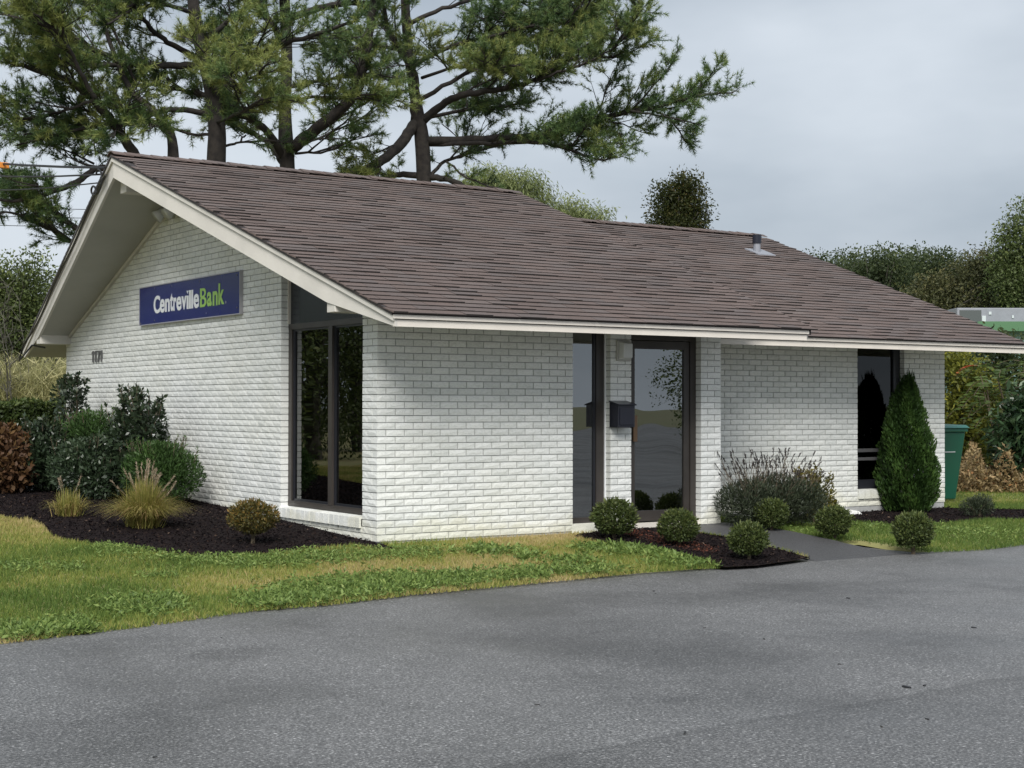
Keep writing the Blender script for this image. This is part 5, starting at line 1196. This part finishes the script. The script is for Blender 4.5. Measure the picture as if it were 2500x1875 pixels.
# ================================================================== OTHER TREES
def tree(name, label, base, lobes, n, m, size, trunk_h, trunk_r, clump=.35, aspect=.5, droop=0., per=26, group=None, cat='tree', holes=.0):
    """leafy tree: clumps of leaves spread through crown lobes, limbs running to the clumps. lobes relative to base"""
    b = np.array(base, float); root = thing(name, label, cat, b, group); k = max(8, n//per)
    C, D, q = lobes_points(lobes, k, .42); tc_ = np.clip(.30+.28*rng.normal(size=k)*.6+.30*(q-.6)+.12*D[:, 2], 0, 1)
    i = np.repeat(np.arange(k), per); g_ = np.clip(rng.normal(size=(len(i), 3)), -1.25, 1.25)*clump*rng.uniform(.6, 1.25, (k, 1))[i]
    if droop > 0: g_[:, 2] = -np.abs(g_[:, 2])*droop
    P = C[i]+g_; L_ = D[i]*.5+rvec(len(i))*.9+[0, 0, -.2-droop*.6]
    V, Fs = leaves(P, L_, rng.uniform(.7, 1.3, len(i))*size, aspect, .06)
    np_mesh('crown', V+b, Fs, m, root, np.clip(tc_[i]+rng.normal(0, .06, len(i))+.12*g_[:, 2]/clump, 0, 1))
    mb = MB(); top = np.mean([l[0] for l in lobes], axis=0)
    mb.tube([b+[0, 0, -.2], b+[trunk_r*.3, 0, trunk_h*.5], b+np.array([top[0]*.6, top[1]*.6, trunk_h])], [trunk_r*1.2, trunk_r, trunk_r*.7], 8)
    for j in rng.choice(k, min(k, 26), replace=False):
        s = b+np.array([top[0]*.4, top[1]*.4, trunk_h*rng.uniform(.55, 1.0)]); e_ = b+C[j]; mid = (s+e_)/2+[0, 0, .08*np.linalg.norm(e_-s)]
        mb.tube([s, mid, e_], [trunk_r*.35, trunk_r*.22, trunk_r*.07], 5)
    mb.build('trunk', 'bark_lichen', root); return root
def far(u, v, D): p = W(u, v, D); p[2] = float(zg(p[0], p[1])); return p
def lob(base, specs, D):
    """crown lobes from picture measurements (u, v, half width, half height) at depth D"""
    out = []
    for u, v, ru, rv in specs:
        c = W(u, v, D)-base; out.append((c+[0, 0, 0], (ru*D/F_PX, ru*D/F_PX, rv*D/F_PX)))
    return out
D = 50; b = far(1300, 900, D)
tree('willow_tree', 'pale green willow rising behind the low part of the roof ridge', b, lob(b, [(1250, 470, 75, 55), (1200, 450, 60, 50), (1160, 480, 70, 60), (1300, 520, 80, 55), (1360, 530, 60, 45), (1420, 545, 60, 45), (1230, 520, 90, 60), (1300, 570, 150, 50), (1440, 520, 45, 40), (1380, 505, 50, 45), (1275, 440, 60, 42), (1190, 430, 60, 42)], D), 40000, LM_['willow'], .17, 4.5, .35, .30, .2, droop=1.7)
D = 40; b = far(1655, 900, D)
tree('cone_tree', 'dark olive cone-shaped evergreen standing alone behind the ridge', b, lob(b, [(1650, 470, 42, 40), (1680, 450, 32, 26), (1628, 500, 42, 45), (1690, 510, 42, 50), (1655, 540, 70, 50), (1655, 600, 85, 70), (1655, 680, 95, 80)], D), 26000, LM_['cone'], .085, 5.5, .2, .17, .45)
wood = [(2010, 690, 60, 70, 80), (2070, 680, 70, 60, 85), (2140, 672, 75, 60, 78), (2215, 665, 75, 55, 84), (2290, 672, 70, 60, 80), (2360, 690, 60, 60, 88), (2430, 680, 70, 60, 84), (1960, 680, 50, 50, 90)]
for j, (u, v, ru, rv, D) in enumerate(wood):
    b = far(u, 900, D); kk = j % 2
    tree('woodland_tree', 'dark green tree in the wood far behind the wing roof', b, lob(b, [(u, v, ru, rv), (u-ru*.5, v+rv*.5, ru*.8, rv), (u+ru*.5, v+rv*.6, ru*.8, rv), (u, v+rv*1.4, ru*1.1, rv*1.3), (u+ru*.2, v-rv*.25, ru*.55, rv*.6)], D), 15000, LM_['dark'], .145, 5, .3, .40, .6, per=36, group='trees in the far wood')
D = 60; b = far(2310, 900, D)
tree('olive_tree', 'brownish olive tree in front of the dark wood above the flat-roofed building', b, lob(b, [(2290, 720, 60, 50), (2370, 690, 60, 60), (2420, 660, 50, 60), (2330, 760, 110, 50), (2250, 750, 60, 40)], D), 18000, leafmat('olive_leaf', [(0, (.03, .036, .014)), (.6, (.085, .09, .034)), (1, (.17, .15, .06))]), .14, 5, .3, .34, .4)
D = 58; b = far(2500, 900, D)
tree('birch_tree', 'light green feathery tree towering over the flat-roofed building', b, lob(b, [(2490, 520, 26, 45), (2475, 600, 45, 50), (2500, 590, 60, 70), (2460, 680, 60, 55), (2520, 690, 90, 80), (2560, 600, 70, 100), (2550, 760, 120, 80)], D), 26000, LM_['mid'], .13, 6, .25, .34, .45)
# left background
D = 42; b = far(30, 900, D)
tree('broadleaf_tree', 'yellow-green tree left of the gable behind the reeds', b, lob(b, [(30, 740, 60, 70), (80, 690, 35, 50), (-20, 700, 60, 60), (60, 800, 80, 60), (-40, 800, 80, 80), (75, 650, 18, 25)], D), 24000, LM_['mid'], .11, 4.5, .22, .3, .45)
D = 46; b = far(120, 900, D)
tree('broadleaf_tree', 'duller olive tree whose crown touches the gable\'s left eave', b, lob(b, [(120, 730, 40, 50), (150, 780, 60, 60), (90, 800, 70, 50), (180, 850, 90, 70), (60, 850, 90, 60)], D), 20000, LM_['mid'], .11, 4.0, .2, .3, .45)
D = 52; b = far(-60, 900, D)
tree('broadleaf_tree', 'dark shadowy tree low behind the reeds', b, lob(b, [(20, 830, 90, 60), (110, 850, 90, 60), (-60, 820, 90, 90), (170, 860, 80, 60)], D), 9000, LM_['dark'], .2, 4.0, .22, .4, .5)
# bare shrub twigs against the sky at far left
b = far(30, 900, 36); root = thing('bare_sapling', 'bare twiggy sapling against the sky left of the gable', 'tree', b); mb = MB()
for k in range(9):
    d = np.array([rng.normal(0, .22), rng.normal(0, .22), 1.0]); p0 = b+[0, 0, -.1]; P = [p0]
    for j in range(7): d = unit(d+rng.normal(0, .13, 3)); P.append(P[-1]+d*.62)
    mb.tube(P, np.linspace(.02, .005, 8), 4)
    for j in range(3, 8):
        for q in range(3):
            e_ = unit(np.array([rng.normal(0, .7), rng.normal(0, .7), .8])); mb.tube([P[j], P[j]+e_*.35, P[j]+unit(e_+rng.normal(0, .4, 3))*.62], [.007, .005, .003], 3, cap=False)
mb.build('branches', 'bark_lichen', root)

# ---- reeds, hedge, car at the left
n = 5200; u = rng.uniform(-140, 260, n); D = rng.uniform(36, 41, n); P = np.array([W(a_, 900, d_) for a_, d_ in zip(u, D)]); P[:, 2] = zg(P[:, 0], P[:, 1]); hgt = rng.uniform(1.7, 2.6, n)
V1, F1 = spikes(P, rng.normal(0, .10, (n, 3))*[1, 1, 0]+[0, 0, 1.0], hgt, .022); m_ = n*4; i = np.repeat(np.arange(n), 4); Q = P[i]+np.column_stack([np.zeros((m_, 2)), hgt[i]*rng.uniform(.35, .98, m_)])
V2, F2 = spikes(Q, rng.normal(0, .8, (m_, 3))*[1, 1, .3]+[0, 0, .75], rng.uniform(.3, .6, m_), .03)
o = np_mesh('reeds', np.vstack([V1, V2]), np.vstack([F1, F2+len(V1)]), LM_['reed'], None, np.clip(np.concatenate([rng.normal(.45, .2, n), rng.normal(.5, .24, m_)]), 0, 1)); tag(stuff(o), 'tall pale reeds growing behind the clipped hedge', 'reeds')
D = 27.0; c0 = W(-130, 1000, D); c1 = W(172, 1000, D+2); n = 30000; t = rng.random(n); base = c0[None]+(c1-c0)[None]*t[:, None]; z0 = zg(base[:, 0], base[:, 1]); zt = CAM[2]+(989-982)*D/F_PX
hb = thing('hedge', 'clipped green hedge beyond the gable shrubs', 'hedge', ((c0+c1)/2)[:2].tolist()+[float(zg(*((c0+c1)/2)[:2]))])
dirv = unit((c1-c0)*[1, 1, 0]); nv = np.array([-dirv[1], dirv[0], 0]); fs = rng.uniform(-1, 1, (n, 1)); fs = np.sign(fs)*np.abs(fs)**.4; hh = rng.random(n)**.6
base = base+nv*fs*.45; base[:, 2] = z0+.05+(zt-z0-.06)*hh+.04*np.sin(base[:, 0]*7); V, Fs = leaves(base, rvec(n)+[0, 0, .4], rng.uniform(.05, .10, n), .5)
np_mesh('foliage', V, Fs, LM_['hedge'], hb, np.clip(.12+.4*rng.random(n)+.5*(hh > .93)*rng.random(n), 0, 1)); mb = MB()
for tt in np.linspace(.03, .97, 16): p = c0+(c1-c0)*tt; zz = float(zg(p[0], p[1])); mb.tube([(p[0], p[1], zz-.1), (p[0], p[1], zz+.7)], [.03, .02], 5)
mb.build('stem', 'stem', hb)
# parked car: roof and windows show above and through the hedge
cp = W(20, 1000, 32.0); zc_ = float(zg(cp[0], cp[1])); car = thing('parked_car', 'white parked car mostly hidden by the hedge', 'car', (cp[0], cp[1], zc_))
ang = math.atan2(dirv[1], dirv[0]); Rm = np.array([[math.cos(ang), -math.sin(ang), 0], [math.sin(ang), math.cos(ang), 0], [0, 0, 1]])
def carp(pts): return [Rm @ np.array(p)+[cp[0], cp[1], zc_] for p in pts]
prof = [(-2.2, .35), (-2.25, .62), (-2.1, .85), (-1.3, .95), (1.5, .95), (2.1, .82), (2.2, .6), (2.15, .35)]
mb = MB(); mb.prism(carp([(x, -.85, z) for x, z in prof]), carp([(x, .85, z) for x, z in prof])); body = mb.build('body', 'car', car, bevel=.05)
prof = [(-1.35, .94), (-.75, 1.36), (-.3, 1.43), (.6, 1.43), (1.0, 1.36), (1.75, .94)]
mb = MB(); mb.prism(carp([(x, -.72, z) for x, z in prof]), carp([(x, .72, z) for x, z in prof])); mb.build('cabin', 'car', car, bevel=.05)
for s in (-1, 1):
    for wp in ([(-1.15, .98), (-.72, 1.30), (-.05, 1.36), (-.05, .98)], [(.03, .98), (.03, 1.36), (.85, 1.33), (1.5, .98)]):
        mb = MB(); mb.prism(carp([(x, s*.722, z) for x, z in wp]), carp([(x, s*.735, z) for x, z in wp])); mb.build('window', 'black', car)
    for x in (-1.35, 1.4):
        c = np.array([x, s*.8, .32]); mb = MB(); mb.tube(carp([c-[0, .1, 0], c+[0, .1, 0]]), .32, 18); wh = mb.build('wheel', 'tyre', car); mb = MB(); mb.tube(carp([c-[0, .105, 0], c+[0, .105, 0]]), .19, 14); mb.build('rim', 'rim', wh)
    mb = MB(); mb.prism(carp([(2.12, s*.45, .62), (2.12, s*.78, .62), (2.12, s*.78, .76), (2.12, s*.45, .76)]), carp([(2.19, s*.45, .62), (2.19, s*.78, .62), (2.17, s*.78, .76), (2.17, s*.45, .76)])); mb.build('headlight', 'lens', car)

# ---- right background: shrub border and flat-roofed building
def bush(name, label, u, v, D, specs, n, m, size, aspect=.5, clump=.2, per=22, droop=0.):
    b = far(u, v, D); return tree(name, label, b, lob(b, specs, D), n, m, size, .9, .05, clump, aspect, droop, per, cat='shrub')
bush('yellow_shrub', 'yellow-green shrub just past the wing corner', 2345, 1190, 27, [(2345, 920, 50, 60), (2330, 1000, 50, 60), (2390, 980, 45, 70), (2310, 880, 40, 50), (2360, 1080, 60, 60)], 7500, LM_['yell'], .09, .45, .17)
bush('dark_shrub', 'dark green thicket behind the yellow shrub', 2450, 1190, 31, [(2440, 900, 60, 70), (2400, 1000, 70, 90), (2480, 1000, 70, 90), (2440, 1100, 90, 80), (2520, 900, 60, 60), (2330, 1080, 70, 80), (2420, 860, 80, 40)], 9000, LM_['dark'], .11, .5, .2)
# sumac with arching fronds
b = far(2440, 1190, 26); root = thing('sumac', 'sumac with arching feathery fronds and a few red leaves', 'shrub', b); mb = MB(); PP = []; DDs = []; TT = []
for k in range(64):
    c = W(rng.uniform(2370, 2520), rng.uniform(880, 1050), 26+rng.normal(0, .5)); w = rng.uniform(0, 6.28); ln = rng.uniform(.35, .6); d = np.array([math.cos(w), math.sin(w), .35]); red = 1.0 if rng.random() < .05 else rng.uniform(.1, .68)
    pts = [c+d*ln*t+np.array([0, 0, -.38*ln*t*t*2]) for t in np.linspace(0, 1, 11)]; mb.tube(pts, [.006]*11, 3, cap=False); sd_ = unit(np.cross(d, [0, 0, 1.0]))
    for t in range(1, 11):
        for s in (-1, 1): PP.append(pts[t]); DDs.append(sd_*s+unit(d)*.45+[0, 0, -.25]); TT.append(red)
for k in range(9): MB().tube([b+[rng.normal(0, .2), rng.normal(0, .2), -.1], W(rng.uniform(2380, 2510), rng.uniform(900, 1000), 26)], [.03, .012], 5).build('stem', 'stem', root)
V, Fs = leaves(np.array(PP), np.array(DDs), rng.uniform(.10, .15, len(PP)), .28); np_mesh('foliage', V, Fs, LM_['sumac'], root, np.clip(np.array(TT)+rng.normal(0, .05, len(TT)), 0, 1)); stuff(mb.build('frond_stalks', 'stem', root))
bush('rhododendron', 'large-leaved dark shrub at the far end of the lawn', 2500, 1190, 25, [(2490, 1010, 45, 60), (2470, 1080, 40, 60), (2510, 1120, 50, 60), (2540, 1020, 60, 80)], 2600, LM_['rhodo'], .17, .34, .14, per=12)
n = 9000; u = rng.uniform(2315, 2520, n); D_ = rng.uniform(24.3, 26.5, n); P = np.array([W(a_, 1100, d_) for a_, d_ in zip(u, D_)]); P[:, 2] = zg(P[:, 0], P[:, 1])+rng.random(n)**1.3*.75*(.7+.3*np.sin(u*.08))
V, Fs = leaves(P, rvec(n)+[0, 0, .3], rng.uniform(.04, .10, n), .45); nb = 1200; Pb = np.array([W(a_, 1100, d_) for a_, d_ in zip(rng.uniform(2315, 2520, nb), rng.uniform(24.2, 26.5, nb))]); Pb[:, 2] = zg(Pb[:, 0], Pb[:, 1])
V2, F2 = spikes(Pb, rng.normal(0, .2, (nb, 3))*[1, 1, 0]+[0, 0, 1], rng.uniform(.3, .9, nb), .012); F2 = np.column_stack([F2, F2[:, 2]])
o = np_mesh('dry_weeds', V, Fs, LM_['dry'], None, rng.random(n)); tag(stuff(o), 'rust and tan dried weeds at the edge of the back lawn', 'weeds')
D = 50; q0 = W(2395, 850, D); bd = thing('flat_roofed_building', 'green metal flat-roofed building with a grey rooftop unit', 'building', (q0[0]+4, q0[1], 0))
ztop, zbot = CAM[2]+(989-782)*D/F_PX, CAM[2]+(989-798)*D/F_PX
e1 = unit(RT*[1, 1, 0]); e2 = unit(FW*[1, 1, 0])
def obox(mb, o_, a0, a1, b0, b1, z0, z1):
    c = [o_+e1*a+e2*b_ for a, b_ in ((a0, b0), (a1, b0), (a1, b1), (a0, b1))]; mb.prism([(p[0], p[1], z0) for p in c], [(p[0], p[1], z1) for p in c]); return mb
obox(MB(), q0, .25, 14, .3, 9, -.3, zbot+.05).build('wall', 'green_wall', bd); obox(MB(), q0, -.1, 14.3, 0, 9.3, zbot-.1, ztop).build('roof_edge', 'green_metal', bd)
for k in range(4): obox(MB(), q0, .6+k*3.4, .6+k*3.4+.12, .24, .31, -.2, zbot-.1).build('downspout', 'hvac_dark', bd)
for k in range(3): obox(MB(), q0, 1.6+k*3.6, 3.0+k*3.6, .27, .32, 1.0, 2.2).build('window', 'black', bd)
hv = thing('rooftop_unit', 'grey boxy air-conditioning unit on the flat green roof', 'air conditioner', (q0[0]+1, q0[1]+2, ztop)); zh = CAM[2]+(989-749)*(D+2)/F_PX
q1 = W(2337, 850, D+2)
obox(MB(), q1, 0, 4.2, 0, 2.4, ztop-.02, zh).build('casing', 'hvac', hv, bevel=.02); obox(MB(), q1, .08, .82, -.02, .01, ztop+.05, zh-.08).build('grille', 'hvac_dark', hv)
for a0, a1, z0, z1 in ((.84, .97, .08, .30), (1.07, 1.16, .34, .44), (1.86, 1.92, .22, .32)): obox(MB(), q1, a0, a1, -.028, .0, ztop+z0, min(ztop+z1, zh-.02)).build('sticker', 'decal', hv)

# ---- beyond the lot: what the panes reflect
tree_specs = [((32.3, -30, -.25), 'leafy tree across the parking lot mirrored in the glass door'), ((-10.5, 23, -.1), 'leafy tree past the gable mirrored in the gable window'), ((-15.0, 29, -.1), 'leafy tree farther off mirrored in the gable window'), ((-6.0, 21, -.1), 'leafy tree beside the hedge mirrored in the gable window')]
for j, (b, lab) in enumerate(tree_specs):
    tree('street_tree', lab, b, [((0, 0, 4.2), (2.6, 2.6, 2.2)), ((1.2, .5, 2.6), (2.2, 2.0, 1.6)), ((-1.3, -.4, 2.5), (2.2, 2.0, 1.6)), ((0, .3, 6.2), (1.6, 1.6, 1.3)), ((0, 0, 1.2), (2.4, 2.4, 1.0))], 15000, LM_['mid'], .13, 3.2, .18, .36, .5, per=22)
